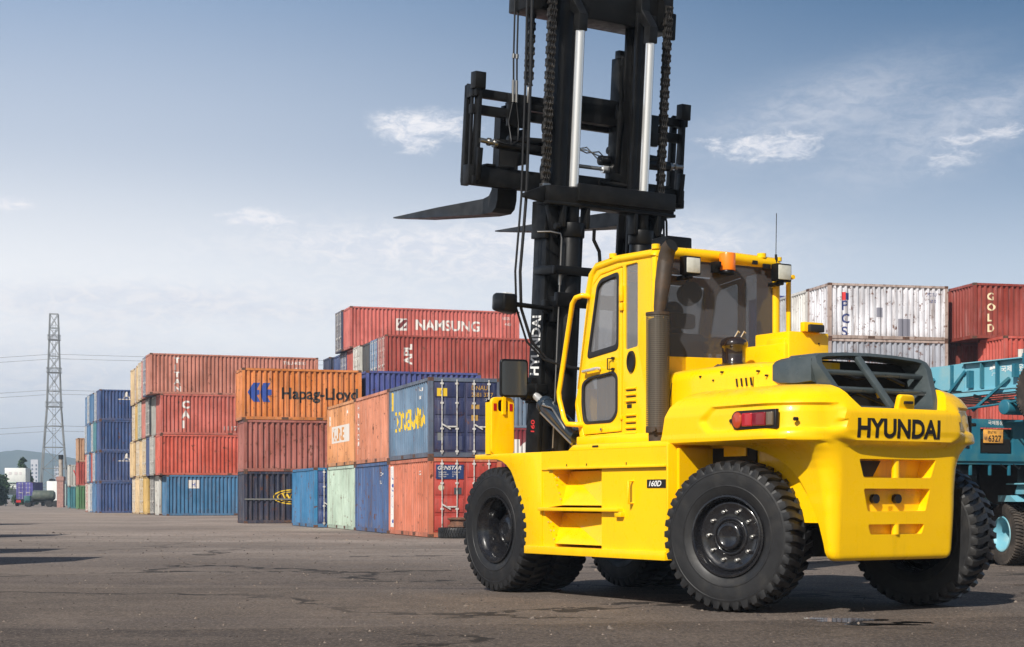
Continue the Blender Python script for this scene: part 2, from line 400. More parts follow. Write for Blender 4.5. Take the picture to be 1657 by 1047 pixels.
# axles and underframe
b=MB(); b.cyl((5,-1.1,.862),(5,1.1,.862),.22); b.box(4.7,5.3,-.4,.4,.55,1.2); b.box(-.2,.2,-1.0,1.0,.62,.98); b.cyl((0,-1.1,.862),(0,1.1,.862),.12)
b.build('axle',DARK,FK,smooth=40)
b=MB(); b.box(-.75,5.2,-.55,.55,.95,1.9); b.box(1.3,4.1,-.95,.95,.62,1.85); b.box(4.0,5.3,-.82,.82,1.2,1.8)
b.box(.2,1.3,-1.0,1.0,1.2,1.88)
b.build('underframe',DARK,FK)
# brown-shaded inner arch wall behind the rear wheel: yellow frame side plates
b=MB(); b.box(-.8,1.06,.93,.97,1.02,1.93); b.box(-.8,1.06,-.97,-.93,1.02,1.93); b.box(.98,1.03,.97,1.5,.62,1.88); b.box(.98,1.03,-1.5,-.97,.62,1.88)
b.box(.35,.75,.6,1.02,1.78,1.9)
b.build('frame_plate',YEL,FK)
# ---- side modules (tank / step boxes), mirrored
def side_module(s):
    def Y(a): return a*s
    b=MB(M=Matrix.Diagonal((1,s,1,1)))
    Y0,Y1=1.02,1.60
    arch=[(5.52,1.90),(5.52,1.83),(4.93,1.82),(4.80,1.795),(4.68,1.74),(4.57,1.66),(4.50,1.57),(4.43,1.45),(4.38,1.33),(4.32,1.12),(4.27,.93),(4.22,.74),(4.18,.555)]
    # arch panel: outer skin from the arch edge to the steps
    b.prism(arch+[(3.78,.56),(3.60,1.9)][:0]+[(3.80,.555),(3.80,1.90)],'y',Y0,Y1)
    # fender deck over the front wheels
    b.box(3.80,5.52,.62,1.02,1.84,1.90)
    b.prism([(5.52,1.83),(4.93,1.82),(4.80,1.795),(4.68,1.74),(4.57,1.66),(4.50,1.57),(4.43,1.45),(4.36,1.33),(4.22,.74),(4.15,.74),(4.28,1.33),(4.36,1.5),(4.5,1.7),(4.66,1.80),(4.8,1.84),(5.52,1.86)],'y',.62,1.02)
    o=b.build('front_fender',YEL,FK,bevel=.012)
    b=MB(M=Matrix.Diagonal((1,s,1,1)))
    # body with two wedge shaped step recesses
    b.box(1.08,3.797,Y0,Y1,1.66,1.90)                       # top band
    b.box(1.08,2.45,Y0,Y1-.02,.66,1.66)                     # rear panel
    b.prism([(3.797,1.66),(3.797,.66),(3.50,.66),(3.50,.70),(3.76,1.10),(3.76,1.16),(3.34,1.20),(3.56,1.61),(3.56,1.66)],'y',Y0,Y1-.02)
    b.box(2.45,3.797,1.02,1.10,.66,1.66)
    b.add([(2.45,1.58,1.20),(3.36,1.58,1.20),(3.58,1.30,1.64),(2.45,1.44,1.64),(2.45,1.10,1.20),(3.36,1.10,1.20),(3.58,1.10,1.64),(2.45,1.10,1.64)],[(0,1,2,3),(4,7,6,5),(0,3,7,4),(1,5,6,2),(0,4,5,1),(3,2,6,7)])
    b.add([(2.45,1.58,.70),(3.50,1.58,.70),(3.76,1.28,1.10),(2.45,1.45,1.10),(2.45,1.10,.70),(3.50,1.10,.70),(3.76,1.10,1.10),(2.45,1.10,1.10)],[(0,1,2,3),(4,7,6,5),(0,3,7,4),(1,5,6,2),(0,4,5,1),(3,2,6,7)])
    o=b.build('side_body',YEL,FK)
    b=MB(M=Matrix.Diagonal((1,s,1,1)))
    b.box(2.0,3.80,1.10,1.66,1.125,1.17); b.box(1.96,2.10,1.10,1.64,1.06,1.125)
    b.box(1.10,4.19,1.0,1.625,.555,.66); b.box(1.10,3.62,1.55,1.63,1.66,1.69)
    o2=b.build('step',YEL,FK,bevel=.008)
    b=MB(M=Matrix.Diagonal((1,s,1,1)))
    b.prism([(3.26,1.90),(3.12,1.975),(1.12,1.975),(1.06,1.90)],'y',.95,1.56)
    b.build('deck_plate',YEL,FK,bevel=.02)
    b=MB(M=Matrix.Diagonal((1,s,1,1)))
    b.box(1.06,1.10,.95,1.605,.56,1.93)
    b.build('end_plate',YEL,FK,bevel=.006)
    return o
side_module(1); side_module(-1)
b=MB(); b.tube([(1.79,1.58,1.50),(1.79,1.65,1.50),(1.79,1.65,1.23),(1.79,1.58,1.23)],.017,8); b.build('grab_handle',YEL,FK,smooth=60)
b=MB(); b.box(1.13,1.50,1.585,1.588,1.415,1.515); lab=b.build('model_plate',BLT,FK)
MS=Matrix(((-1,0,0,0),(0,0,1,0),(0,1,0,0),(0,0,0,1)))         # text (u,v) -> (-x, z) on a wall facing +Y
def side_text(t,size,x,y,z,m,name,parent,bold=0,sx=1,shear=0,rot=0):
    me=text_mesh(t,size,bold,sx,shear); me.transform(Matrix.Rotation(rot,4,'Z'))
    return paint_mark(me,m,name,parent,Matrix.Translation((x,y,z))@MS)
side_text('160D',.092,1.475,1.592,1.435,WHT,'model_number',lab,.02,1.25,.25)
b=MB()
for x in (3.2,2.75,1.9): b.box(x-.008,x+.008,1.57,1.60+.005,1.70,1.73)
b.box(2.55,2.68,1.558,1.565,1.93,1.955); b.build('body_fastener',BLT,FK)
# step fixing holes
b=MB()
for z,x in ((1.56,3.49),(1.56,3.42),(1.46,3.45),(1.36,3.40),(1.28,3.37),(.98,3.66),(.98,3.60),(.87,3.60),(.87,3.53),(.76,3.53)): b.cyl((x,1.578,z),(x,1.584,z),.009,n=8)
b.build('step_rivets',mat('rivet_grey',(.5,.42,.2),.5),FK)
# ---- front light boxes on both fenders, mirrors on stalks
def light_box(s):
    y0,y1=(1.25,1.62) if s>0 else (-1.62,-1.25)
    out=rpoly([(0,0),(.37,0),(.37,.80),(0,.80)],.09,5)
    hole=rpoly([(.10,.60),(.26,.60),(.26,.76),(.10,.76)],.05,4)
    M=Matrix.Translation((5.06,y0,1.89))@Matrix(((0,0,1,0),(1,0,0,0),(0,1,0,0),(0,0,0,1)))
    o=plate_at('light_box',YEL,FK,M,out,[hole],.06,.008)
    b=MB(); b.box(5.08,5.20,y0+.004,y0+.03,1.9,2.62); b.box(5.08,5.20,y1-.03,y1-.004,1.9,2.62); b.box(5.08,5.19,y0+.03,y1-.03,1.9,2.42); b.build('light_box_side',YEL,o)
    b=MB(); b.box(5.19,5.21,y0+.03,y1-.03,2.42,2.66); b.box(5.10,5.19,y0+.035,y1-.035,2.43,2.50); b.build('headlight',BLK,o)
    b=MB(); b.box(5.024,5.028,y0+.03,y0+.08,2.5,2.6); b.box(5.024,5.028,y1-.08,y1-.03,2.5,2.6); b.build('reflector',REDL,o)
    ym=1.285 if s>0 else -1.285
    b=MB(); b.box(5.0,5.05,ym+.12,ym+.165,2.45,2.72) if s>0 else b.box(5.0,5.05,ym-.165,ym-.12,2.45,2.72); b.build('mirror_stalk',YEL,FK)
    oo=rpoly([(-.205,0),(.205,0),(.205,.53),(-.205,.53)],.06,5)
    M=Matrix.Translation((4.99,ym,2.69))@Matrix.Rotation(R(-14*s),4,'Z')@Matrix(((0,0,1,0),(1,0,0,0),(0,1,0,0),(0,0,0,1)))
    m=plate_at('mirror',BLK,FK,M,oo,[],.07,.02)
    plate_at('mirror_glass',MIRG,m,M@Matrix.Translation((0,0,-.037)),rpoly([(-.18,.03),(.18,.03),(.18,.50),(-.18,.50)],.04),[],.004)
light_box(1); light_box(-1)
# ---- counterweight
def sstep(a,b_,x):
    t=max(0,min(1,(x-a)/(b_-a))); return t*t*(3-2*t)
def interp(tab,z):
    for i in range(len(tab)-1):
        if z<=tab[i+1][0]:
            a,b_=tab[i],tab[i+1]; t=max(0,(z-a[0])/(b_[0]-a[0]))
            return [a[j]+(b_[j]-a[j])*t for j in range(1,len(a))]
    return list(tab[-1][1:])
#        z    halfw  xr    xf   cx   cy
CW=[(.60,.83,-.96,-.90,.05,.06),(.61,.875,-.99,-.90,.06,.08),(.64,.915,-1.01,-.895,.08,.10),(.70,.94,-1.015,-.885,.09,.11),(.8,.95,-1.02,-.87,.10,.12),(1.0,.97,-1.03,-.82,.12,.14),(1.2,.99,-1.035,-.74,.14,.16),(1.35,1.00,-1.04,-.66,.16,.18),(1.5,1.02,-1.045,-.56,.18,.20),
    (1.62,1.04,-1.05,-.44,.20,.22),(1.72,1.08,-1.055,-.30,.22,.25),(1.80,1.14,-1.06,-.14,.24,.30),(1.86,1.22,-1.065,.05,.26,.36),(1.90,1.34,-1.07,.45,.38,.50),(1.925,1.53,-1.07,1.22,.50,.62),(1.94,1.555,-1.07,1.26,.52,.64),(1.99,1.56,-1.07,1.26,.53,.65),
    (2.02,1.55,-1.08,1.255,.56,.66),(2.25,1.54,-1.085,1.21,.62,.72),(2.36,1.51,-1.07,1.15,.66,.76),(2.44,1.46,-1.04,1.06,.68,.78),(2.50,1.38,-.99,.95,.68,.78),(2.54,1.28,-.92,.82,.66,.76),(2.56,1.12,-.80,.60,.6,.72),(2.565,.9,-.6,.4,.4,.6)]
def cw_mesh():
    zs=[]
    for i in range(len(CW)-1):
        n=max(1,int((CW[i+1][0]-CW[i][0])/.022)); zs+=[CW[i][0]+(CW[i+1][0]-CW[i][0])*j/n for j in range(n)]
    zs.append(CW[-1][0]); secs=[]
    for z in zs:
        w,xr,xf,cx,cy=interp(CW,z); half=[]
        for j in range(56): half.append((xf+(xr+cx-xf)*j/56,w))
        for j in range(24):
            a=PI/2*j/24; half.append((xr+cx-cx*math.sin(a),w-cy+cy*math.cos(a)))
        for j in range(30): half.append((xr,(w-cy)*(1-j/30)))
        pts=[]
        def disp(x,y,nx,ny):
            ay=abs(y); d=0
            # raised lettering panel: U-shaped bulge on the rear
            hw=.96-.30*sstep(1.99,1.84,z)
            if x<-.55: d+=.075*sstep(hw+.12,hw-.12,ay)*sstep(1.84,1.92,z)*sstep(2.42,2.22,z)
            # recessed lamp panel on the sides
            top=2.315; bot=2.05
            if -1.3<x<.75 and ay>.9:
                l=.40+(.22)*(z-2.18)/.15*.5; r_=-.80-.08*(1-abs(z-2.18)/.15)
                tt_=1-abs(z-2.17)/.16; ext=.10*max(0,tt_); d-=.042*sstep(.34+ext*2+.04,.34+ext*2-.04,x)*sstep(-1.10-ext,-1.02-ext,x-.0)*sstep(bot-.02,bot+.02,z)*sstep(top+.02,top-.02,z)
            return d
        for side_ in (1,-1):
            seq=half if side_==1 else list(reversed(half))
            for i,(x,y) in enumerate(seq):
                if x>xr+cx-1e-6: nx,ny=0,1
                elif y<w-cy+1e-6: nx,ny=-1,0
                else:
                    a=math.atan2((xr+cx-x)/max(cx,1e-3),(y-(w-cy))/max(cy,1e-3)); nx,ny=-math.sin(a),math.cos(a)
                d_=disp(x,y,nx,ny); pts.append((x+nx*d_-(.03*max(0,1-(y/.9)**2) if z>1.9 else 0)*(1 if x<-.5 else 0),side_*(y+ny*d_),z))
            if side_==1: pts.append((xr-.0,0,z)) if False else None
        secs.append(pts)
    b=MB(); b.loft(secs); return b
def cut(me,cutter):
    o=bpy.data.objects.new('a',me); c=bpy.data.objects.new('b',cutter); COL.objects.link(o); COL.objects.link(c)
    md=o.modifiers.new('b','BOOLEAN'); md.object=c; md.operation='DIFFERENCE'; md.solver='EXACT'
    dg=bpy.context.evaluated_depsgraph_get(); dg.update(); r=bpy.data.meshes.new_from_object(o.evaluated_get(dg))
    bpy.data.objects.remove(o); bpy.data.objects.remove(c); return r
cwm=cw_mesh().mesh('counterweight',YEL)
cb=MB()
PX_=Matrix(((0,0,1,0),(1,0,0,0),(0,1,0,0),(0,0,0,1)))      # plate (u,v)->(y,z), thickness along x
def slot(yt,yb,zt,zb,x0,x1,r=.03):
    me=plate(rpoly([(-yb,zb),(yb,zb),(yt,zt),(-yt,zt)],r,4),[],1)
    sh=.14
    n=len(cb.v)
    vs=[v.co.copy() for v in me.vertices]
    cb.add([( x0 if v.z<0 else x1, v.x*(1 if v.z<0 else .93), (v.y-(zt+zb)/2)*(1 if v.z<0 else .93)+(zt+zb)/2) for v in vs],[tuple(p.vertices) for p in me.polygons])
slot(.615,.54,1.73,1.515,-1.3,-.84); slot(.54,.47,1.405,1.14,-1.3,-.93); slot(.46,.42,1.005,.885,-1.3,-.94)
cb.prism([(-.655,2.285),(.655,2.285),(.95,2.70),(-.95,2.70)],'x',-1.5,.25)
cwm=cut(cwm,cb.mesh('c',YEL))
bm=bmesh.new(); bm.from_mesh(cwm)
for f in bm.faces: f.smooth=True
for e in bm.edges:
    if len(e.link_faces)==2 and e.calc_face_angle(0)>R(38): e.smooth=False
bm.to_mesh(cwm); bm.free(); cwm.materials.clear(); cwm.materials.append(YEL)
cw=link('counterweight',cwm,FK)
b=MB(); b.prism([(.50,1.535),(.54,1.71),(.08,1.71),(.20,1.535)],'x',-.862,-.852); b.build('slot_dark_plate',BLT,cw)  # black inset plate stands in for the dark depth of this half
b=MB(); b.cyl((-.99,.27,1.285),(-.895,.27,1.285),.052,n=20); b.cyl((-.99,-.07,1.285),(-.895,-.07,1.285),.052,n=20); b.build('plug_hole',BLT,cw)
b=MB(); b.box(-.93,-.88,.0-.04,.03,1.14,1.20); b.cyl((-1.0,-.01,1.52),(-1.0,-.01,1.73),.045,n=16) ; b.cyl((-1.0,-.01,.886),(-1.0,-.01,1.0),.045,n=16); b.build('tow_pin',YEL,cw,smooth=40)
me=text_mesh('HYUNDAI',.285,.034,1.0,0,'CENTER',1.0)
MR=Matrix(((0,0,-1,0),(-1,0,0,0),(0,1,0,0),(0,0,0,1)))       # text (u,v) -> (-y, z) on a wall facing -X
for v in me.vertices: pass
me.transform(MR); 
bmx=bmesh.new(); bmx.from_mesh(me)
for c in [i*.04 for i in range(-21,22)]: bmesh.ops.bisect_plane(bmx,geom=bmx.verts[:]+bmx.edges[:]+bmx.faces[:],plane_co=(0,c,0),plane_no=(0,1,0))
for c in [i*.04 for i in range(1,8)]: bmesh.ops.bisect_plane(bmx,geom=bmx.verts[:]+bmx.edges[:]+bmx.faces[:],plane_co=(0,0,c),plane_no=(0,0,1))
for v in bmx.verts: v.co.x=interp(CW,v.co.z+1.965)[1]-.075*sstep(2.42,2.22,v.co.z+1.965)*sstep(1.84,1.92,v.co.z+1.965)*sstep(.96-.28*sstep(2.10,1.84,v.co.z+1.965),.72-.28*sstep(2.10,1.84,v.co.z+1.965),abs(v.co.y+.10))-.006-.03*max(0,1-((v.co.y+.10)/.9)**2)
bmx.to_mesh(me); bmx.free(); me.transform(Matrix.Translation((0,.10,1.965)))
from mathutils.bvhtree import BVHTree
_bt=BVHTree.FromPolygons([v.co for v in cwm.vertices],[tuple(p.vertices) for p in cwm.polygons])
for v in me.vertices:
    h_=_bt.ray_cast(Vector((-3,v.co.y,v.co.z)),Vector((1,0,0)))
    if h_[0] is not None: v.co.x=h_[0].x-.006; me.materials.append(BLT); me.name='maker_lettering'
TXT=link('maker_lettering',me,cw)
# tail lamps
def tail(s):
    y=1.513*s
    b=MB(); 
    out=rpoly([(-.12,2.075),(-.90,2.075),(-.90,2.245),(-.12,2.245)],.03,3)
    M=Matrix.Translation((0,y,0))@AX_Y
    o=plate_at('tail_light',BLT,FK,M,[( -.16+.115*math.cos(a),2.16+.105*math.sin(a)) for a in [PI/2-PI*i/14 for i in range(15)]]+[(-.90,2.055),(-.90,2.265)],[],.05,.008)
    yy=y+.022*s
    def lens(x0,x1,m,nm,round_=False):
        Mx=Matrix.Translation((0,yy,0))@AX_Y
        o_=[( -.18+.09*math.cos(a),2.16+.09*math.sin(a)) for a in [2*PI*i/20 for i in range(20)]] if round_ else rpoly([(x0,2.085),(x1,2.085),(x1,2.235),(x0,2.235)],.012,2)
        plate_at(nm,m,o,Mx,o_,[],.05,.012)
    lens(0,0,mat('amber_red_lens',(.42,.05,.012),.12,coat=.8),'turn_lens',True)
    lens(-.275,-.47,REDL,'stop_lens'); lens(-.475,-.72,mat('dark_red_lens',(.20,.006,.010),.15,coat=.8),'tail_lens'); lens(-.735,-.86,mat('smoky_lens',(.14,.10,.06),.1,coat=.8),'reverse_lens')
    a_=R(2.5*s); sc_=.84; o.rotation_euler=(0,0,a_); o.scale=(sc_,1,1); o.location=(-.085-(math.cos(a_)*sc_*-.12-math.sin(a_)*y),y+.012*s-(math.sin(a_)*sc_*-.12+math.cos(a_)*y),0)
    b=MB(); b.cyl((.02,y-.02*s,2.16),(.02,y+.012*s,2.16),.022,n=10); b.cyl((-.90,y-.16*s,2.15),(-.90,y-.115*s,2.15),.022,n=10); b.build('lamp_bolt',BLT,FK)
tail(1); tail(-1)
# ---- engine hood
def hood():
    secs=[]
    for x,w,z0,zt,r in ((2.13,.93,1.9,2.86,.16),(1.6,.93,1.9,2.88,.16),(1.0,.93,1.9,2.885,.18),(.4,.92,1.9,2.88,.18),(-.05,.90,1.9,2.86,.2),(-.30,.86,2.3,2.83,.2)):
        pts=[(x,w,z0)]
        for j in range(9):
            a=PI/2*j/8; pts.append((x,w-r+r*math.cos(a),zt-r+r*math.sin(a)))
        for j in range(8,-1,-1):
            a=PI/2*j/8; pts.append((x,-(w-r+r*math.cos(a)),zt-r+r*math.sin(a)))
        pts.append((x,-w,z0)); secs.append(pts)
    b=MB(); b.loft(secs); return b.build('engine_hood',YEL,FK,smooth=40)
hd=hood()
b=MB()
for i in range(4):
    x=.60-i*.085; b.prism([(x,2.60),(x+.022,2.60),(x+.040,2.695),(x+.018,2.695)],'y',.925,.936)
b.build('hood_vent',BLT,hd)
b=MB(); b.box(.335,.342,-.9,.926,2.0,2.70); b.tube([(1.93,.934,2.2),(1.90,.936,2.5),(1.86,.932,2.72)],.006,6); b.build('panel_gap',BLT,hd)
b=MB()
for x,z in ((.9,2.79),(1.05,2.70),(.25,2.76),(.1,2.70),(1.3,2.76)): b.cyl((x,.90,z),(x,.945,z),.012,n=8)
b.build('hood_bolt',BLT,hd)
b=MB(); b.box(-.02,-.16,.86,.90,2.775,2.80); b.build('hood_reflector',REDL,hd,bevel=.005)
# ---- air boxes on the hood
b=MB(); b.box(1.22,2.05,-.90,-.34,2.84,3.235); o=b.build('air_box',YEL,FK,bevel=.035)
b=MB(); b.box(1.24,1.60,-.88,-.36,2.86,3.30); b.build('air_box_cover',YEL,o,bevel=.035)
b=MB(); b.box(1.2,1.85,-1.06,-.393,2.80,3.38); o=b.build('radiator_tank',YEL,FK,bevel=.02)
b=MB(); b.box(1.15,1.23,-.92,-.60,3.38,3.50); b.build('tank_bracket',YEL,o,bevel=.01)
b=MB(); b.box(1.10,1.17,-.90,-.66,3.375,3.47); b.build('rubber_stop',GASK,o,bevel=.015)
b=MB(); b.cyl((1.195,-.88,3.24),(1.188,-.88,3.24),.012,n=10); b.build('tank_screw',BLT,o)
b=MB(); T=Matrix.Translation((1.72,.06,2.84))@Matrix.Rotation(R(90),4,'X')
b.lathe([(.02,0),(.13,0),(.15,.02),(.15,.12),(.16,.13),(.16,.15),(.15,.16),(.15,.33),(.165,.35),(.175,.37),(.175,.40),(.16,.44),(.10,.475),(0,.485)],T=T,n=40)
b.build('air_precleaner',mat('precleaner_bowl',(.02,.013,.01),.08,coat=1.0),FK,smooth=45)
b=MB()
for k in range(3): b.tube([(1.6+.03*k,.36,2.86),(1.58,.40+.05*k,2.90),(1.5,.42+.04*k,2.93),(1.42,.38,2.88)],.018,8)
b.build('hood_hose',EXH,FK,smooth=60)
b=MB()
for k in (0,.1): b.tube([(1.85,.02-k,3.15),(1.87,-.06-k,3.32),(1.87,-.13-k,3.42),(1.87,-.16-k,3.40)],.008,6)
b.build('wire_guide',CHR,FK,smooth=60)
# ---- rear grille housing
def grille():
    # outline in (y, s) along a plane leaning back; P maps to 3D
    def P(y,v,dd):    # v: 0 bottom 1 top ; dd depth forward
        x=-1.02+v*.40; z=2.27+v*.65
        return (x+dd,y,z)
    out=[(-.62,0),(.62,0),(.70,.02),(.78,.30),(.90,.80),(.88,.93),(.80,.985),(.4,1.03),(0,1.045),(-.4,1.03),(-.80,.985),(-.88,.93),(-.90,.80),(-.78,.30),(-.70,.02)]
    inn=[(-.56,.07),(.56,.07),(.625,.12),(.70,.34),(.80,.80),(.77,.90),(.68,.93),(.35,.965),(0,.975),(-.35,.965),(-.68,.93),(-.77,.90),(-.80,.80),(-.70,.34),(-.625,.12)]
    n=len(out); b=MB()
    rings=[[P(y,v,.45) for y,v in out],[P(y,v,.03) for y,v in out],[P(y*.985,(v-.5)*.985+.5,0) for y,v in out],[P(y*1.01,(v-.5)*1.01+.5,0) for y,v in inn],[P(y,v,.025) for y,v in inn],[P(y*.95,(v-.5)*.93+.5,.30) for y,v in inn]]
    b.loft(rings,cap=False); g=b.build('grille_housing',GREY,FK,smooth=40)
    # side cheeks running forward along the hood
    for s in (1,-1):
        c=MB(); secs=[]
        for x,z0,z1,y in ((.02,2.62,2.87,.905),(-.10,2.585,2.885,.93),(-.40,2.565,2.905,.925),(-.62,2.58,2.90,.90)):
            secs.append([(x,(y-.06)*s,z0),(x,y*s,z0+.02),(x,y*s,z1-.06),(x,(y-.05)*s,z1-.01),(x,(y-.10)*s,z1),(x,(y-.12)*s,z0)])
        c.loft(secs); c.build('grille_cheek',GREY,g,smooth=50)
    c=MB()
    for v,hw in ((.36,.70),(.66,.78)):
        a=P(-hw,v,.10); e=P(hw,v,.10)
        T=Matrix.Translation((a[0],0,a[2]))@Matrix.Rotation(R(-20),4,'Y')
        c.box(-.03,.05,-hw,hw,-.026,.026,T)
    c.build('grille_louvre',GREY,g,bevel=.012)
    c=MB(); a=P(.20,.99,.04); e=P(.02,.04,.02); c.bar(a,e,.085,.06,up=(1,0,0)); c.build('grille_divider',GREY,g,bevel=.012)
    c=MB(); c.box(-.38,-.34,-.86,.86,2.10,2.86); c.box(-.60,-.36,-.80,.80,2.10,2.26); c.build('radiator_core',DARK,g)
    c=MB(); c.box(-.44,-.40,.30,.80,2.74,2.83); c.bar((-.5,-.25,2.45),(-.46,-.22,2.57),.02,.03); c.build('fan_shroud',YEL,g)
    c=MB(); c.tube([(-.45,.75,2.60),(-.5,.4,2.72),(-.48,.1,2.66),(-.5,-.3,2.72),(-.45,-.7,2.62)],.025,8); c.tube([(-.45,.5,2.3),(-.5,.1,2.5),(-.45,-.5,2.35)],.02,8); c.build('engine_hose',RUBH,g,smooth=60)
    # latch
    out=rpoly([(-.14,0),(.14,0),(.12,.24),(-.10,.24)],.05,5)
    M=Matrix.Translation((-1.10,-.03,2.21))@Matrix.Rotation(R(-12),4,'Y')@PX_
    l=plate_at('hood_latch',YEL,FK,M,out,[],.07,.015)
    c=MB(); c.box(-1.20,-1.14,-.09,.03,2.34,2.37); c.build('latch_handle',BLT,l,bevel=.004)
grille()
b=MB(); b.cyl((-.35,-.18,2.90),(-.35,-.18,2.96),.09,.07,n=24); b.box(-.40,-.30,-.30,-.18,2.90,2.95); b.build('filler_cap',YEL,FK,smooth=40,bevel=.008)
# ================================================================== CAB
CB=link('cab',None,FK) if False else None
YS=1.0
ML=Matrix.Translation((0,YS-.02,0))@AX_Y
MRt=Matrix.Translation((0,-YS+.02,0))@AX_Y
outer=[(3.75,2.0),(3.90,2.55),(3.84,2.70),(3.54,4.14),(3.42,4.32),(2.9,4.36),(2.12,4.36),(2.12,2.0)]
door=rpoly([(3.68,2.12),(3.83,2.55),(3.80,2.70),(3.47,4.10),(3.30,4.22),(2.80,4.27),(2.82,2.14)],.03,3)
dwin=rpoly([(3.58,3.15),(3.36,4.07),(3.27,4.15),(2.88,4.20),(2.89,3.22)],.07,4)
dlow=rpoly([(3.66,2.28),(3.71,2.53),(3.70,2.82),(3.54,2.885),(2.99,2.93),(2.91,2.86),(2.91,2.38),(3.03,2.28)],.08,4)
quarter=rpoly([(2.74,4.27),(2.48,4.28),(2.48,3.22),(2.75,3.19)],.03,3)
def shrink(poly,k):
    cx=sum(p[0] for p in poly)/len(poly); cz=sum(p[1] for p in poly)/len(poly)
    return [(cx+(x-cx)*k,cz+(z-cz)*k) for x,z in poly]
cab=None
for s,M in ((1,ML),(-1,MRt)):
    o=plate_at('cab_side',YEL,cab or FK,M,rpoly(outer,.06,4),[door,quarter],.05,.01)
    if cab is None:
        cab=o; o.name='cab'; 
    e=.006*s
    plate_at('door',YEL,cab if s<0 else FK,M@Matrix.Translation((0,0,-e)),shrink(door,.988),[dwin,dlow],.045,.008) if s<0 else None
    plate_at('quarter_window',GLASS_L,cab,M,shrink(quarter,1.02),[],.008)
DOOR=plate_at('door',YEL,FK,ML@Matrix.Translation((0,0,-.008)),shrink(door,.988),[dwin,dlow],.045,.008)
def ringof(poly,k0,k1,t,name,m,parent,M): 
    return plate_at(name,m,parent,M,shrink(poly,k0),[shrink(poly,k1)],t,.004)
for k,pl in enumerate((dwin,dlow)):
    w=plate_at('window',GLASS_L,DOOR,ML@Matrix.Translation((0,0,-.004)),shrink(pl,.99),[],.008)
    ringof(pl,1.03,.92 if k else .90,.062,'window_seal',GASK,w,ML@Matrix.Translation((0,0,-.010)))
for k,pl in enumerate((dwin,dlow)):
    plate_at('window',GLASS_L,cab,MRt,shrink(pl,.99),[],.008)
b=MB(); b.tube([(3.60,1.03,2.965),(3.60,1.075,2.965),(3.28,1.08,2.985),(3.28,1.03,2.985)],.022,8); b.build('door_handle',CHR,DOOR,smooth=60)
b=MB(); b.tube([(2.98,1.02,3.10),(3.06,1.06,3.10),(3.06,1.06,2.96),(2.98,1.02,2.96)],.010,6); b.cyl((2.98,1.0,3.10),(2.98,1.05,3.10),.018,n=8); b.cyl((2.98,1.0,2.96),(2.98,1.05,2.96),.018,n=8); b.build('door_stay',BLT,DOOR,smooth=50)
b=MB(); b.cyl((3.25,1.02,2.19),(3.25,1.035,2.19),.018,n=10); b.build('door_badge',STL,DOOR)
b=MB(); b.box(2.77,2.84,1.0,1.04,3.82,4.02); b.box(2.77,2.84,1.0,1.04,3.80,3.70); b.box(2.79,2.83,1.0,1.035,2.30,2.36); b.build('door_hinge',YEL,cab,bevel=.006)
b=MB(M=Matrix.Translation((2.60,1.004,3.03))); 
b.lathe([(.0,.012),(.055,.016),(.06,.03),(.08,.03),(.085,.012),(.085,0)],T=Matrix.Diagonal((1,1,1.65,1)),n=32); b.build('air_vent',BLT,cab,smooth=40)
b=MB()
for i in range(6):
    z=(2.70,2.62,2.54,2.36,2.28,2.20)[i]
    for q in (0,): b.prism([(1.004,z-.028),(1.034,z-.012),(1.004,z+.012)],'x',2.50,2.72)
b.prism([(1.004,2.10),(1.034,2.116),(1.004,2.14)],'x',2.50,2.72)
b.build('louvre',YEL,cab)
b=MB()
for z in (2.70,2.62,2.54,2.36,2.28,2.20,2.12): b.box(2.51,2.71,1.003,1.010,z-.042,z-.028)  # black strips along the foot of each louvre
b.box(2.60,2.70,1.003,1.010,2.44,2.49); b.box(2.52,2.57,1.003,1.012,2.16,2.20); b.build('louvre_strip_label',BLT,cab)
# rear corner posts, roof rail, sills
b=MB(); b.box(2.06,2.17,.90,1.03,2.0,4.36); b.tube([(2.12,.97,2.0),(2.12,.97,4.36)],.07,16)
b.build('corner_post',YEL,cab,bevel=.01)
b=MB(); b.tube([(2.12,-.97,2.0),(2.12,-.97,4.36)],.06,16); b.build('corner_post',YEL,cab,smooth=50)
b=MB(); b.box(2.05,3.78,.985,1.06,1.985,2.11); b.box(2.0,2.10,.78,1.06,1.985,2.12); b.build('sill',YEL,cab,bevel=.02)
b=MB()
b.tube([(2.12,1.0,4.30),(2.12,.98,4.35),(2.12,.92,4.37),(2.12,.3,4.385),(2.12,-.3,4.385),(2.12,-.92,4.37),(2.12,-.98,4.34),(2.12,-1.0,4.28)],.075,14)
for s in (1,-1): b.tube([(2.10,.985*s,4.355),(2.9,.985*s,4.375),(3.38,.985*s,4.335),(3.50,.985*s,4.24),(3.58,.985*s,4.0)],.055,12)
b.cyl((2.1,1.0,4.40),(2.1,1.0,4.46),.055,n=16); b.cyl((2.1,-1.0,4.40),(2.1,-1.0,4.45),.05,n=16); b.cyl((3.02,1.0,4.40),(3.02,1.0,4.46),.05,n=16); b.cyl((2.1,-.72,4.42),(2.1,-.72,4.48),.06,n=16)
rail=b.build('roof_rail',YEL,cab,smooth=50)
b=MB(); b.box(2.1,3.45,-.98,.98,4.33,4.40); b.build('roof',YEL,cab,bevel=.03)
# rear wall with big tinted window
rear=[(-1.0,2.0),(1.0,2.0),(1.0,4.36),(-1.0,4.36)]; rwin=rpoly([(-.955,3.10),(.885,3.07),(.885,4.30),(-.955,4.30)],.04,4)
MB_=Matrix.Translation((2.12,0,0))@PX_
plate_at('rear_wall',YEL,cab,MB_,rear,[rwin],.05,.005)
rw=plate_at('rear_window',GLASS_D,cab,MB_@Matrix.Translation((0,0,-.012)),rwin,[],.006)
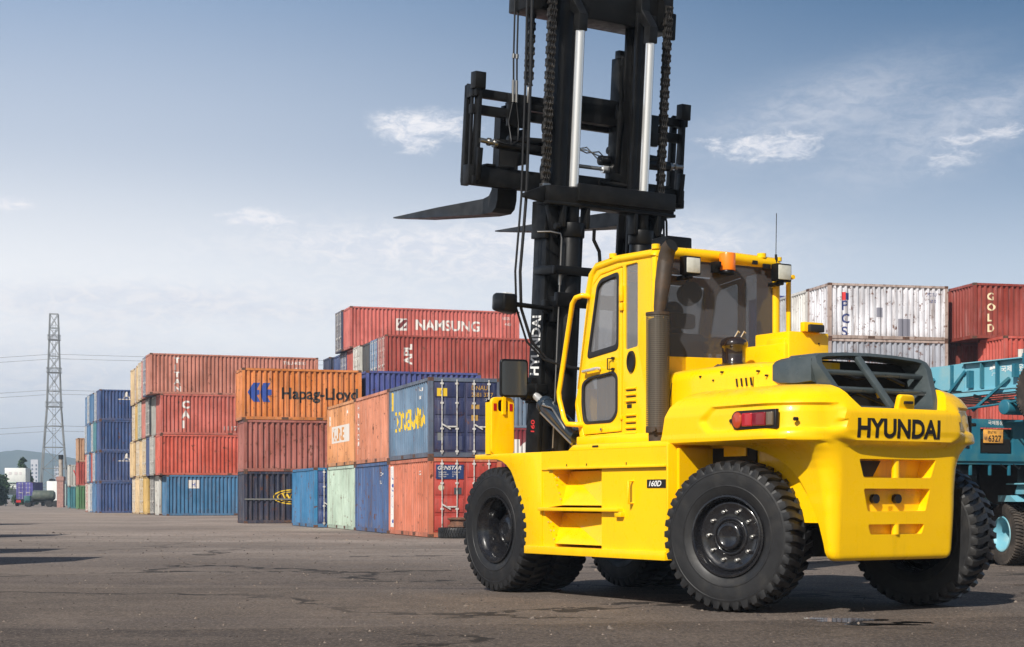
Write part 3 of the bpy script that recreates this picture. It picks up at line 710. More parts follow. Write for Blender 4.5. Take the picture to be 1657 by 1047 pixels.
# front wall
MF=Matrix.Translation((3.70,0,0))@Matrix.Rotation(R(-11),4,'Y')@PX_
fr=plate_at('front_wall',YEL,cab,Matrix.Translation((3.75,0,0))@PX_,[(-1,2.0),(1,2.0),(1,2.75),(-1,2.75)],[],.04)
plate_at('windscreen',GLASS_L,cab,Matrix.Translation((3.66,0,3.44))@Matrix.Rotation(R(-12),4,'Y')@PX_,rpoly([(-.92,-.70),(.92,-.70),(.92,.76),(-.92,.76)],.12),[],.006)
b=MB(); 
for y in (-.96,.96): b.bar((3.80,y,2.74),(3.50,y,4.22),.09,.09)
b.bar((3.50,-.96,4.26),(3.50,.96,4.26),.10,.12); b.build('front_pillar',YEL,cab,bevel=.01)
b=MB(); b.box(2.14,3.74,-.97,.97,2.0,2.05); b.build('cab_floor',BLK,cab)
# seat, wheel, dashboard
b=MB(); b.box(2.55,3.10,-.05,.55,2.55,2.75); b.box(2.42,2.58,-.05,.55,2.70,3.42); b.box(2.44,2.56,.08,.42,3.48,3.68); b.box(2.6,3.0,.0,.5,2.05,2.55)
b.build('seat',SEATM,cab,bevel=.05)
b=MB(); b.box(3.45,3.68,-.6,.8,2.05,3.02); b.cyl((3.50,.25,2.9),(3.30,.25,3.12),.03); b.build('dashboard',SEATM,cab,bevel=.02)
b=MB(); ring=[(3.27+.10*math.sin(a)*.6,.25+.24*math.cos(a),3.14+.22*math.sin(a)*.55) for a in [2*PI*i/24 for i in range(25)]]; b.tube(ring,.017,8,caps=False); b.build('steering_wheel',BLK,cab,smooth=60)
b=MB(); b.box(2.7,2.95,-.62,-.30,2.05,3.05); b.box(2.62,2.9,-.66,-.34,3.22,3.42); b.box(2.74,2.80,-.5,-.44,3.05,3.25); b.build('control_console',SEATM,cab,bevel=.03)
b=MB(); b.cyl((2.75,-.08,4.0),(2.9,-.12,3.98),.15,n=24); b.tube([(2.8,-.05,4.12),(2.8,-.03,4.33)],.02); b.build('cab_fan',SEATM,cab,smooth=50)
# exhaust: meshed guard and stack
b=MB(); cx,cy=1.93,1.10
b.cyl((cx,cy,2.12),(cx,cy,3.56),.152,n=28); b.build('exhaust_pipe_inner',DARK,FK,smooth=50) if False else None
b=MB(); b.cyl((cx,cy,1.97),(cx,cy,3.50),.115,n=24)
b.tube([(cx,cy,3.45),(cx+.0,cy-.03,3.65),(cx-.01,cy-.07,3.95),(cx-.005,cy-.11,4.22)],[.045,.075,.098,.098],20)
b.tube([(cx-.005,cy-.11,4.20),(cx-.02,cy-.12,4.30),(cx-.06,cy-.12,4.38),(cx-.12,cy-.13,4.42)],[.098,.098,.096,.093],20,caps=False)
exh=b.build('exhaust',EXH,FK,smooth=50)
b=MB(); b.cyl((cx-.10,cy-.13,4.41),(cx-.112,cy-.13,4.416),.088,n=20); b.build('exhaust_mouth',DARK,exh)
def guard_fn(N,p,v):
    s=N.sep(v)
    ang=N.m('ARCTAN2',N.m('SUBTRACT',s[0],cx),N.m('SUBTRACT',s[1],cy))
    a=N.m('FRACT',N.m('MULTIPLY',ang,8.0)); z=N.m('FRACT',N.m('MULTIPLY',s[2],40.0))
    hole=N.m('MULTIPLY',N.m('GREATER_THAN',a,.38),N.m('GREATER_THAN',z,.38))
    ends=N.m('MULTIPLY',N.m('GREATER_THAN',s[2],2.17),N.m('LESS_THAN',s[2],3.55))
    N.set(p.inputs['Alpha'],N.m('SUBTRACT',1.0,N.m('MULTIPLY',hole,ends)))
GM=mat('perforated_guard',(.11,.095,.075),.5,metal=.3,fn=guard_fn)
b=MB(); b.cyl((cx,cy,2.10),(cx,cy,3.58),.145,n=36,caps=False); b.build('heat_guard',GM,exh,smooth=60)
b=MB(); b.cyl((cx,cy,2.10),(cx,cy,2.17),.149,n=36); b.cyl((cx,cy,3.55),(cx,cy,3.585),.150,n=36); b.box(cx-.14,cx+.14,cy-.2,cy+.16,1.93,1.99); b.cyl((cx-.1,cy+.13,2.14),(cx-.12,cy+.16,2.14),.03,n=10); b.build('guard_band',EXH,exh,smooth=50)
# lamps, beacon, camera box, antenna, right hand rail
def worklamp(y,z):
    b=MB(); b.box(1.86,1.98,y-.125,y+.125,z-.115,z+.115); b.cyl((1.92,y+.02,z-.16),(1.92,y+.02,z-.11),.05,n=12); b.box(1.93,2.08,y+.0,y+.10,z-.17,z-.12)
    o=b.build('work_lamp',BLK,FK,bevel=.025)
    b=MB(); b.box(1.845,1.865,y-.105,y+.105,z-.095,z+.095); b.build('lamp_lens',CLRL,o,bevel=.02)
worklamp(.60,4.20); worklamp(-.90,4.22)
b=MB(); b.cyl((1.96,-.03,4.19),(1.96,-.03,4.41),.105,n=24); o=b.build('beacon',ORG,FK,smooth=40,bevel=.01)
b=MB(); b.box(1.98,2.08,-.17,.15,4.16,4.30); b.cyl((1.96,-.03,4.14),(1.96,-.03,4.19),.10,n=16); b.box(1.9,2.0,.11,.15,4.22,4.29); b.build('beacon_bracket',BLK,o,bevel=.01)
b=MB(); b.box(2.035,2.06,-.60,-.52,4.32,4.37); b.build('roof_bolt',BLT,rail); b=MB(); b.box(2.035,2.06,-.82,-.70,4.28,4.34); b.build('roof_bolt',BLT,rail)
b=MB(); b.box(2.45,2.8,.15,.55,4.44,4.66); b.box(2.4,2.9,.05,.8,4.41,4.45); b.build('roof_horn_box',BLK,FK,bevel=.03)
b=MB(); b.tube([(2.06,-.93,4.36),(2.06,-.93,4.48)],.016,8); b.tube([(2.06,-.93,4.48),(2.055,-.935,5.02)],.005,6); b.build('antenna',BLT,FK)
b=MB(); b.tube([(2.12,-1.0,4.36),(2.12,-1.14,4.33),(2.12,-1.20,4.25),(2.12,-1.20,3.35),(2.12,-1.0,3.3)],.035,12); b.cyl((2.10,-1.20,4.20),(2.02,-1.20,4.20),.03,n=10); b.build('hand_rail',YEL,FK,smooth=60)
b=MB(); b.tube([(3.56,1.0,3.96),(3.58,1.10,3.97),(3.70,1.12,3.95),(3.78,1.12,3.88),(4.10,1.12,2.72),(4.09,1.12,2.62),(3.98,1.12,2.36),(3.90,1.12,2.28),(3.75,1.10,2.27),(3.72,1.0,2.27)],.035,12); b.build('hand_rail',YEL,FK,smooth=60)
# ---- the driver, seated, seen through the tinted glass
def skinned(name,verts,edges,radii,m,parent,sub=2):
    me=bpy.data.meshes.new(name); me.from_pydata(verts,edges,[]); o=bpy.data.objects.new(name,me); COL.objects.link(o)
    sk=o.modifiers.new('s','SKIN'); sk.use_smooth_shade=True
    ss=o.modifiers.new('u','SUBSURF'); ss.levels=sub; ss.render_levels=sub
    for i,r in enumerate(radii):
        v=me.skin_vertices[0].data[i]; v.radius=r if isinstance(r,tuple) else (r,r); v.use_root=(i==0)
    dg=bpy.context.evaluated_depsgraph_get(); dg.update(); r_=bpy.data.meshes.new_from_object(o.evaluated_get(dg))
    bpy.data.objects.remove(o); r_.materials.clear(); r_.materials.append(m); r_.name=name
    for p in r_.polygons: p.use_smooth=True
    return link(name,r_,parent)
DR=thing('person','driver in dark cap and grey jacket seated behind the tinted cab window','person',(0,0,0),0)
DR.location=FK.location; DR.rotation_euler=FK.rotation_euler
k=1.30
def q(x,y,z): return (2.66+x*k,.25+y*k,2.80+z*k)
V=[q(0,0,0),q(0,0,.22),q(.0,0,.42),q(.02,0,.50),q(.03,0,.58),q(.05,0,.68),q(.05,0,.76),
   q(0,.19,.40),q(.12,.27,.20),q(.32,.20,.16),q(.40,.17,.17),q(0,-.19,.40),q(.12,-.27,.20),q(.32,-.20,.16),q(.40,-.17,.17),
   q(.10,.10,-.02),q(.48,.13,-.02),q(.50,.13,-.44),q(.60,.13,-.47),q(.10,-.10,-.02),q(.48,-.13,-.02),q(.50,-.13,-.44),q(.60,-.13,-.47)]
Ed=[(0,1),(1,2),(2,3),(3,4),(4,5),(5,6),(2,7),(7,8),(8,9),(9,10),(2,11),(11,12),(12,13),(13,14),(0,15),(15,16),(16,17),(17,18),(0,19),(19,20),(20,21),(21,22)]
Rr=[.15,.15,.13,.055,.075,.09,.07,.07,.048,.036,.03,.07,.048,.036,.03,.09,.07,.05,.04,.09,.07,.05,.04]
skinned('body',V,Ed,[r*k for r in Rr],JACK,DR)
b=MB(); c=q(.055,0,.665); T=Matrix.Translation(c)@Matrix.Diagonal((.105*k,.083*k,.125*k,1))
def sphere(b,T,n=20,m=12,z0=-1.0,z1=1.0):
    vs=[];fs=[]
    for i in range(m+1):
        ph=-PI/2+PI*i/m; zz=math.sin(ph)
        for j in range(n): a=2*PI*j/n; vs.append((math.cos(ph)*math.cos(a),math.cos(ph)*math.sin(a),max(z0,min(z1,zz))))
    for i in range(m):
        for j in range(n): fs.append((i*n+j,i*n+(j+1)%n,(i+1)*n+(j+1)%n,(i+1)*n+j))
    return b.add(vs,fs,T)
sphere(b,T); sphere(b,Matrix.Translation(q(.165,0,.655))@Matrix.Diagonal((.02,.018,.03,1)))
for s in (1,-1): sphere(b,Matrix.Translation(q(.05,.085*s,.665))@Matrix.Diagonal((.025,.012,.04,1)))
b.build('head',SKIN,DR,smooth=60)
b=MB(); sphere(b,Matrix.Translation(q(.05,0,.70))@Matrix.Diagonal((.118*k,.098*k,.115*k,1)),z0=.0)
b.prism([(2.66+(.10+.14*math.cos(a))*k,.25+.085*math.sin(a)*k) for a in [-PI/2+PI*i/10 for i in range(11)]],'z',q(0,0,.715)[2],q(0,0,.728)[2]); b.build('cap',CAPM,DR,smooth=60)
for s in (1,-1):
    for f in range(5):
        y=.17*s+.022*(f-2); L=(.05,.075,.08,.075,.06)[f]
        b=MB() if f==0 else b
        p0=q(.41,y,.18); 
        b.tube([p0,(p0[0]+L*k*.5,p0[1],p0[2]+.03*k),(p0[0]+L*k*.8,p0[1],p0[2]),(p0[0]+L*k*.7,p0[1],p0[2]-.03*k)],[.011*k,.010*k,.009*k,.007*k],8)
    b.build('hand',SKIN,DR,smooth=60)
# ================================================================== MAST (own leaning frame)
MT=link('mast',None,FK) if False else None
MM=Matrix.Translation((4.9,0,1.0))@Matrix.Rotation(R(-4.4),4,'Y')
def mmb(s=1): return MB(M=MM@Matrix.Diagonal((1,s,1,1)))
mast=None
for s in (1,-1):
    b=mmb(s)
    # outer channel, opening inward
    b.box(.10,.42,.86,.93,-.55,4.30); b.box(.10,.16,.70,.86,-.55,4.30); b.box(.36,.42,.70,.86,-.55,4.30)
    b.prism([(.08,3.9),(.44,3.9),(.44,4.42),(.08,4.42)],'y',.90,.97)
    o=b.build('outer_rail',BLK2,mast or FK,bevel=.008)
    if mast is None: mast=o
    b=mmb(s)
    b.box(.16,.46,.60,.82,-.3,7.20); b.box(.16,.22,.50,.60,-.3,7.2); b.box(.40,.46,.50,.60,-.3,7.2)
    b.build('inner_rail',BLK,mast,bevel=.008)
    b=mmb(s); b.cyl((-.02,.60,-.2),(-.02,.60,3.98),.165,n=28); b.cyl((-.02,.60,3.92),(-.02,.60,4.12),.185,n=28); b.cyl((-.02,.60,4.1),(-.02,.60,4.46),.10,n=16)
    b.build('lift_cylinder',BLK,mast,smooth=45,bevel=.008)
    b=mmb(s); b.cyl((-.03,.60,4.62),(-.03,.60,6.78),.066,n=24); b.build('lift_rod',CHR,mast,smooth=60)
    b=mmb(s); b.box(-.10,.04,.53,.67,6.75,6.98); b.prism([(-.10,6.98),(.04,6.98),(.30,7.16),(.30,7.4),(.12,7.4),(.12,7.24)],'y',.53,.67); b.build('rod_head',BLK2,mast,bevel=.006)
    # chain: alternating plates
    def chain(x,y,z0,z1,nm='lift_chain'):
        b=mmb(s); n=int((z1-z0)/.085)
        for i in range(n):
            z=z0+i*.085
            wds=(-.055,-.018,.018,.055) if i%2 else (-.036,0,.036)
            for w in wds:
                b.prism([(x-.038,z+.01),(x-.03,z-.008),(x+.03,z-.008),(x+.038,z+.01),(x+.026,z+.045),(x+.038,z+.085),(x+.03,z+.10),(x-.03,z+.10),(x-.038,z+.085),(x-.026,z+.045)],'y',y+w-.008,y+w+.008)
            b.cyl((x,y-.068,z+.003),(x,y+.068,z+.003),.013,n=6)
        b.build(nm,mat('chain_steel',(.035,.033,.031),.38,metal=.5,noise=(20,(.12,.11,.10),.45,.7)),mast)
    chain(.10,.99,4.62,7.35); chain(.62,1.0,6.05,7.35)
    b=mmb(s); b.box(.05,.16,.93,1.05,4.40,4.64); b.tube([(.62,1.0,5.8),(.62,1.0,6.08)],.02); b.build('chain_anchor',STL,mast,bevel=.01)
    b=mmb(s); b.cyl((.36,.92,7.3),(.36,1.06,7.3),.27,n=32); b.build('chain_pulley',BLK,mast,smooth=40)
b=mmb(); b.box(-.14,.10,-1.08,1.08,4.38,4.60); b.box(-.20,-.14,-1.06,.62,4.42,4.66); b.box(-.16,.12,-1.10,1.10,4.34,4.385)
b.prism([(1.08,4.36),(1.42,4.40),(1.42,4.46),(1.08,4.60)],'x',-.06,.0)
for s in (1,-1):
    b.box(-.15,.02,.38*s,.44*s,4.05,4.38); b.box(-.15,.02,.78*s,.84*s,4.05,4.38); b.prism([(.84*s,4.36),(1.02*s,4.36),(.90*s,3.95),(.84*s,3.9)],'x',-.04,.06); b.cyl((-.1,.86*s,4.05),(-.1,.93*s,4.05),.05,n=10)
b.build('cross_beam',BLK2,mast,bevel=.01)
b=mmb(); b.box(.26,.80,-1.20,1.27,7.02,7.9); b.box(.20,.26,-1.22,-1.10,6.92,7.3); b.build('top_beam',BLK2,mast,bevel=.02)
b=mmb(); b.box(.42,.48,-.60,.60,5.72,5.90); b.prism([(-.6,5.62),(-.35,5.72),(-.35,5.90),(-.6,6.02)],'x',.40,.42); b.prism([(.6,5.62),(.35,5.72),(.35,5.90),(.6,6.02)],'x',.40,.42)
b.build('inner_cross_plate',BLK2,mast,bevel=.01)
b=mmb()
for z in (3.45,): b.box(-.24,-.18,-1.0,1.0,z-.06,z+.06); b.box(-.24,.30,.93,.99,z-.06,z+.06); b.box(-.24,.30,-.99,-.93,z-.06,z+.06)
b.box(-.2,-.1,-.9,.9,2.95,3.15); b.build('cylinder_clamp',BLK,mast,bevel=.012)
me=text_mesh('HYUNDAI',.30,.030,.63,0); me.transform(Matrix.Rotation(R(90),4,'Z'))
TM=paint_mark(me,WHT,'mast_lettering',mast,MM@Matrix.Translation((.155,.936,1.99))@MS)
me=text_mesh('160',.13,.02,1.0,0); me.transform(Matrix.Rotation(R(90),4,'Z'))
paint_mark(me,REDT,'capacity_lettering',mast,MM@Matrix.Translation((.20,.936,1.18))@MS)
# hydraulic pipes and hoses
b=mmb(); b.tube([(-.16,.85,1.0),(-.16,.85,3.2),(-.16,.85,3.88),(-.16,.87,3.95),(-.10,1.0,3.97),(.0,1.15,3.96)],.011,8); b.cyl((-.16,.85,3.25),(-.16,.85,3.45),.022,n=10); b.build('steel_pipe',STL,mast,smooth=60)
b=mmb(); b.tube([(-.2,.34,4.05),(-.2,.34,3.9),(-.2,.24,3.75),(-.2,.22,3.6),(-.2,.22,2.0)],.026,10); b.build('hydraulic_pipe',BLK,mast,smooth=60)
b=mmb()
for dy,dx in ((0,0),(.06,.03)):
    b.tube([(.0+dx,1.40+dy,7.6),(.0+dx,1.36+dy,6.0),(.0+dx,1.35+dy,4.43),(.0+dx,1.37+dy,4.0),(.0+dx,1.40+dy,3.4),(.0+dx,1.36+dy,2.9),(-.02+dx,1.18+dy,2.45),(-.08,.95+dy,2.22),(-.25,.65+dy,2.12),(-.3,.4,2.1)],.016 if dy else .022,8)
b.build('hydraulic_hose',RUBH,mast,smooth=60)
b=mmb()
for dy in (0,.055):
    b.tube([(.60,1.24+dy,7.6),(.60,1.22+dy,6.4),(.60,1.20+dy,5.95)],.013,8)
    b.tube([(.60,1.20+dy,5.8),(.60,1.15+dy*3,5.5),(.55,1.18+dy*2,5.25),(.5,1.32,5.17),(.5,1.55,5.19)],.010,8)
b.build('carriage_hose',RUBH,mast,smooth=60)
b=mmb()
for dy in (0,.055):
    b.cyl((.60,1.22+dy,6.38),(.60,1.22+dy,6.44),.024,n=10); b.cyl((.60,1.20+dy,5.78),(.60,1.21+dy,6.08),.022,n=10)
b.build('hose_fitting',STL,mast,smooth=60)
b=mmb()
for dy in (0,.05): b.tube([(.30,-1.08-dy,7.6),(.30,-1.09-dy,4.7),(.10,-1.08-dy,4.3),(-.05,-1.06-dy,3.0)],.016,8)
b.tube([(.5,-.86,7.6),(.5,-.86,5.6),(.6,-.80,5.3),(.62,-.90,5.05)],.013,8)
b.build('hydraulic_hose',RUBH,mast,smooth=60)
# lamp on an arm, left of the mast
b=mmb(); b.cyl((.0,.85,2.92),(.0,1.45,2.95),.035,n=12); b.box(-.02,.07,.9,.99,2.86,3.04); b.box(-.05,.25,.72,.86,2.75,3.1); arm=b.build('lamp_arm',BLK,mast,bevel=.01)
b=mmb()
secs=[]
for x,w,h in ((-.10,.11,.13),(.0,.125,.14),(.12,.13,.145),(.22,.115,.12)): secs.append([(x,1.59-w,2.95-h),(x,1.59+w,2.95-h*.7),(x,1.59+w,2.95+h),(x,1.59-w,2.95+h)])
b.loft(secs); L_=b.build('mast_lamp',BLK,mast,bevel=.03)
b=mmb(); b.box(-.03,.06,1.53,1.63,3.083,3.10); b.build('lamp_sticker',WHT,L_)
# tilt cylinders
for s in (1,-1):
    a=Vector((5.0,.98*s,2.78)); e=Vector((3.93,.93*s,2.12)); dr=(e-a).normalized()
    b=MB(); b.cyl(a+dr*.05,a+dr*.40,.055,n=20); b.build('tilt_rod',CHR,FK,smooth=60)
    b=MB(); b.cyl(a+dr*.36,e,.115,n=28); b.cyl(a+dr*.34,a+dr*.42,.125,n=28)
    t=b.build('tilt_cylinder',CYLB,FK,smooth=50,bevel=.006)
    b=MB(); b.cyl(a+Vector((0,-.10,0)),a+Vector((0,.14*1,0)),.13,n=24); b.cyl(a+Vector((.05,-.14,-.02)),a+Vector((.05,.18,-.02)),.055,n=14); b.box(4.95,5.12,.80*s,1.02*s,2.62,2.98); b.box(4.84,5.0,.82*s,1.0*s,2.76,2.88)
    b.build('tilt_knuckle',BLK,t,bevel=.02)
    b=MB(); b.tube([a+dr*.42+Vector((0,.1*s,-.09)),e+Vector((0,.1*s,-.10))],.018,8); b.tube([a+dr*.5+Vector((0,.12*s,.05)),a+dr*.8+Vector((0,.14*s,.16)),e+Vector((.1,.1*s,.05))],.014,8)
    b.build('cylinder_pipe',STL,t,smooth=50)
b=MB()
for k_ in range(4): b.tube([(4.35-.05*k_,.5+.04*k_,3.2),(4.3-.06*k_,.55,2.8),(4.15-.03*k_,.62,2.45),(4.2,.55,2.05)],.018,8)
b.tube([(4.45,.7,2.1),(4.3,.8,1.98),(4.1,.78,2.1),(4.0,.7,2.3)],.02,8); b.build('frame_hose',RUBH,FK,smooth=60)
b=MB(); b.cyl((4.2,.78,2.06),(4.2,.78,2.30),.022,n=8); b.cyl((4.12,.80,2.06),(4.12,.80,2.30),.022,n=8); b.cyl((4.02,.9,1.97),(4.18,.9,2.10),.03,n=8); b.build('brass_fitting',mat('brass',(.55,.36,.12),.35,metal=1),FK,smooth=50)
b=MB(); b.box(4.3,5.2,-.78,.78,1.3,1.88); b.box(4.95,5.15,.55,.84,1.9,2.5); b.box(4.95,5.15,-.84,-.55,1.9,2.5); b.build('dash_panel',DARK,FK)
# ---- fork carriage
CG=None
b=mmb(); b.box(.70,.80,-1.85,1.85,5.80,5.92); b.box(.70,.80,-1.85,1.85,5.57,5.70); b.box(.68,.84,-1.88,1.88,4.60,4.87)
for s in (1,-1): b.box(.66,.86,1.60*s,1.45*s,4.87,4.905); b.box(.66,.86,1.40*s,1.14*s,4.87,4.905)
b.box(.68,.82,.45,1.25,5.72,5.80); b.box(.68,.82,-1.25,-.45,5.72,5.80)
CG=b.build('carriage_frame',BLK2,mast,bevel=.008)
for s in (1,-1):
    b=mmb(s); b.prism([(.62,4.66),(.66,4.60),(.76,4.60),(.78,4.66),(.74,5.6),(.74,5.96),(.62,6.0)],'y',1.74,1.80); b.prism([(.88,4.66),(.90,4.60),(.96,4.60),(.98,4.66),(.95,5.96),(.88,6.0)],'y',1.74,1.84)
    b.box(.62,.95,1.78,1.84,4.60,4.72); b.box(.62,.95,1.78,1.84,5.80,5.98); b.box(.74,.78,1.80,1.84,4.62,5.9); b.box(.60,.74,1.70,1.87,5.9,6.13); b.bar((.62,1.76,5.1),(.66,1.76,4.66),.08,.1); b.build('side_post',BLK2,CG,bevel=.008)
    b=mmb(s); b.cyl((.66,1.78,6.06),(.596,1.78,6.06),.028,n=12); b.build('post_hole',DARK,CG)
    b=mmb(s); b.box(.44,.62,.46,.58,4.64,6.62); b.prism([(.46,6.60),(.60,6.60),(.60,6.72),(.50,6.72)],'y',.44,.60); b.prism([(-.0+.44,4.66),(.62,4.66),(.62,6.3),(.44,5.9)],'y',.58,.66)
    b.prism([(.42,5.95),(.42,6.42),(.58,6.66),(.58,4.7),(.42,4.7)] if False else [(.36,5.7),(.44,6.5),(.50,6.6),(.62,6.6),(.62,4.7),(.44,4.7)],'y',.40,.46)
    b.build('carriage_upright',BLK2,CG,bevel=.008)
    b=mmb(s); b.cyl((.62,.40,5.30),(.62,1.30,5.26),.055,n=16); b.cyl((.60,.25,5.14),(.60,1.50,5.18),.072,n=16); b.build('shift_cylinder',BLK,CG,smooth=50,bevel=.006)
    b=mmb(s); b.cyl((.60,1.46,5.18),(.60,1.76,5.20),.034,n=14); b.cyl((.60,1.50,5.18),(.60,1.55,5.18),.060,n=14); b.cyl((.60,1.60,5.19),(.60,1.64,5.19),.055,n=14); b.build('shift_rod',STL,CG,smooth=50)
    b=mmb(s); b.cyl((.60,-.1,5.02),(.60,.30,5.02),.028,n=14); b.cyl((.60,.3,5.02),(.60,.6,5.02),.06,n=14); b.build('shift_rod',CHR if s<0 else BLK,CG,smooth=50)
    b=mmb(s); b.cyl((.52,.62,5.5),(.52,.74,5.5),.13,n=20); b.cyl((.52,.62,4.9),(.52,.74,4.9),.13,n=20); b.build('guide_roller',BLK,CG,smooth=40)
    # forks
    b=mmb(s); yc=1.13 if s>0 else 1.02; hw=.16
    path=[(.88,5.62,.06),(.93,5.55,.085),(.95,4.9,.09),(.95,4.42,.095)]
    prof_out=[(.86,5.66),(1.02,5.64),(1.02,4.52),(1.10,4.42),(2.5,4.405),(4.55,4.40)]
    # side profile polygon of the L-shaped fork
    poly=[(.86,5.66),(1.02,5.64),(1.03,4.60),(1.10,4.52),(1.25,4.49),(2.6,4.465),(4.22,4.44),(4.22,4.42),(3.2,4.345),(1.3,4.27),(1.0,4.28),(.90,4.34),(.86,4.46)]
    secs=[]
    for (x0,x1) in ((-hw,hw),):
        b.prism([p for p in poly if p[0]<=2.7 or False]+[],'y',yc-hw,yc+hw) if False else None
    n_=len(poly)
    def wdt(x): return hw if x<3.3 else hw*(1-.72*(x-3.3)/.92)
    ext_=lambda x: x if (s>0 or x<1.6) else x+.42*(x-1.6)/2.6
    vs=[(ext_(x),yc-wdt(x),z) for x,z in poly]+[(ext_(x),yc+wdt(x),z) for x,z in poly]
    b.add(vs,[(i,n_+i,n_+(i+1)%n_,(i+1)%n_) for i in range(n_)])
    # side faces split into quads so that they stay planar
    tri=[(0,1,2),(0,2,12),(2,3,12),(12,3,11),(3,4,11),(11,4,10),(4,9,10),(4,5,9),(5,8,9),(5,6,8),(6,7,8)]
    b.add(vs,[t for t in tri]+[tuple(reversed([n_+i for i in t])) for t in tri])
    b.build('fork',mat('fork_steel',(.013,.013,.0135),.42,spec=.4,noise=(3,(.024,.023,.022),.4,.7)),CG,bevel=.01)
    b=mmb(s); b.box(.80,.90,.99,1.27,5.54,5.76); b.box(.62,.70,.96,1.30,5.45,5.9); b.box(.60,.90,.96,1.0,4.95,5.45); b.build('fork_hook',BLK,CG,bevel=.01)
b=mmb(); b.box(.42,.60,-.75,.75,5.62,5.98); b.box(.50,.66,-.30,.30,4.64,4.88); b.box(.40,.52,-.30,-.55,4.84,4.95); b.cyl((.42,-.15,4.80),(.42,-.62,4.78),.045,n=12); b.build('carriage_back_plate',BLK2,CG,bevel=.02)
b=mmb(); 
for k_ in range(3): b.tube([(.55,.35,5.3-.05*k_),(.5,.05,5.2+.04*k_),(.55,-.2,5.25-.06*k_),(.6,-.45,5.1)],.010,6)
b.build('manifold_hose',STL,CG,smooth=60)
# ================================================================== GROUND
def ground_fn(N,p,v):
    tc=N.n('ShaderNodeNewGeometry').outputs['Position']; s=N.sep(tc)
    n1=N.noise(tc,.10,6,.6); n2=N.noise(N.mapping(tc,(.09,.40,1),rot=(0,0,R(4))),1.0,8,.66); n3=N.noise(tc,.75,9,.72); n4=N.noise(N.mapping(tc,(1,.6,1)),8,8,.82); n5=N.noise(N.mapping(tc,(1,.5,1)),26,6,.85)
    nv=N.noise(N.mapping(tc,(.05,1.2,1),rot=(0,0,R(-3))),1.0,6,.6,.6); n6=N.noise(N.mapping(tc,(.35,1.1,1),rot=(0,0,R(20))),1.0,9,.7,.4)
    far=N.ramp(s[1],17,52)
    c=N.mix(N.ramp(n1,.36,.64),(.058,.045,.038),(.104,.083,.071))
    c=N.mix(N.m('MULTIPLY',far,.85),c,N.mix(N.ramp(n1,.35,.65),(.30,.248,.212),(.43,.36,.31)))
    c=N.mix(N.m('MULTIPLY',N.ramp(n3,.44,.64),.42),c,(.195,.152,.122))        # pale worn spots
    c=N.mix(N.m('MULTIPLY',N.ramp(n6,.52,.72),.40),c,(.062,.048,.040))       # dirty stains
    c=N.mix(N.m('MULTIPLY',N.ramp(n2,.50,.74),.34),c,(.070,.055,.046))       # worn, oily lanes
    c=N.mix(N.m('MULTIPLY',N.ramp(nv,.58,.66),.60),c,(.050,.040,.035))       # long thin tyre marks
    c=N.mix(N.m('MULTIPLY',N.ramp(n4,.52,.39),.58),c,(.022,.018,.015))
    c=N.mix(N.m('MULTIPLY',N.ramp(n5,.51,.62),.55),c,(.36,.29,.235))
    c=N.mix(N.m('MULTIPLY',N.ramp(n5,.47,.38),.55),c,(.020,.017,.015))
    # darker resurfaced patches
    vo=N.n('ShaderNodeTexVoronoi',feature='F1'); vo.inputs['Scale'].default_value=1; N.links.new(N.mapping(tc,(.055,.16,1),rot=(0,0,R(12))),vo.inputs['Vector'])
    pr=N.sep(vo.outputs['Color'])[0]
    c=N.mix(N.m('MULTIPLY',N.ramp(pr,.76,.78),.22),c,(.070,.058,.050)); c=N.mix(N.m('MULTIPLY',N.ramp(pr,.16,.14),.12),c,(.33,.27,.22))
    # cracks
    wv=N.n('ShaderNodeVectorMath',operation='ADD'); N.links.new(tc,wv.inputs[0])
    dn=N.n('ShaderNodeTexNoise'); dn.inputs['Scale'].default_value=1.3; dn.inputs['Detail'].default_value=6; N.links.new(tc,dn.inputs['Vector'])
    sc=N.n('ShaderNodeVectorMath',operation='SCALE'); N.links.new(dn.outputs['Color'],sc.inputs[0]); sc.inputs['Scale'].default_value=1.6; N.links.new(sc.outputs[0],wv.inputs[1])
    ve=N.n('ShaderNodeTexVoronoi',feature='DISTANCE_TO_EDGE'); ve.inputs['Scale'].default_value=.16; N.links.new(wv.outputs[0],ve.inputs['Vector'])
    cm=N.ramp(N.noise(tc,.13,3,.5),.44,.52)
    wid=N.m('MULTIPLY',N.ramp(N.noise(tc,2.2,3),.3,.7,.2,1.0),.024)
    ck=N.m('MULTIPLY',N.m('LESS_THAN',ve.outputs['Distance'],wid),cm)
    ck=N.m('MULTIPLY',ck,N.ramp(s[1],60,30))
    c=N.mix(N.m('MULTIPLY',ck,.85),c,(.02,.017,.015))
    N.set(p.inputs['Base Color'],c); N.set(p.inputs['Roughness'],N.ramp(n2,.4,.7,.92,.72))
    p.inputs['Specular IOR Level'].default_value=.25
    b=N.n('ShaderNodeBump'); b.inputs['Strength'].default_value=.9; b.inputs['Distance'].default_value=.02
    h=N.m('ADD',N.m('MULTIPLY',n4,.6),N.m('MULTIPLY',n5,.4)); h=N.m('SUBTRACT',h,N.m('MULTIPLY',ck,2.0))
    N.links.new(h,b.inputs['Height']); N.links.new(b.outputs[0],p.inputs['Normal'])
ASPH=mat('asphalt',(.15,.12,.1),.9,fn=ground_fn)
b=MB(); b.add([(-3600,-60,0),(3600,-60,0),(3600,5200,0),(-3600,5200,0)],[(0,1,2,3)]); g=b.build('ground',ASPH,kind='structure')
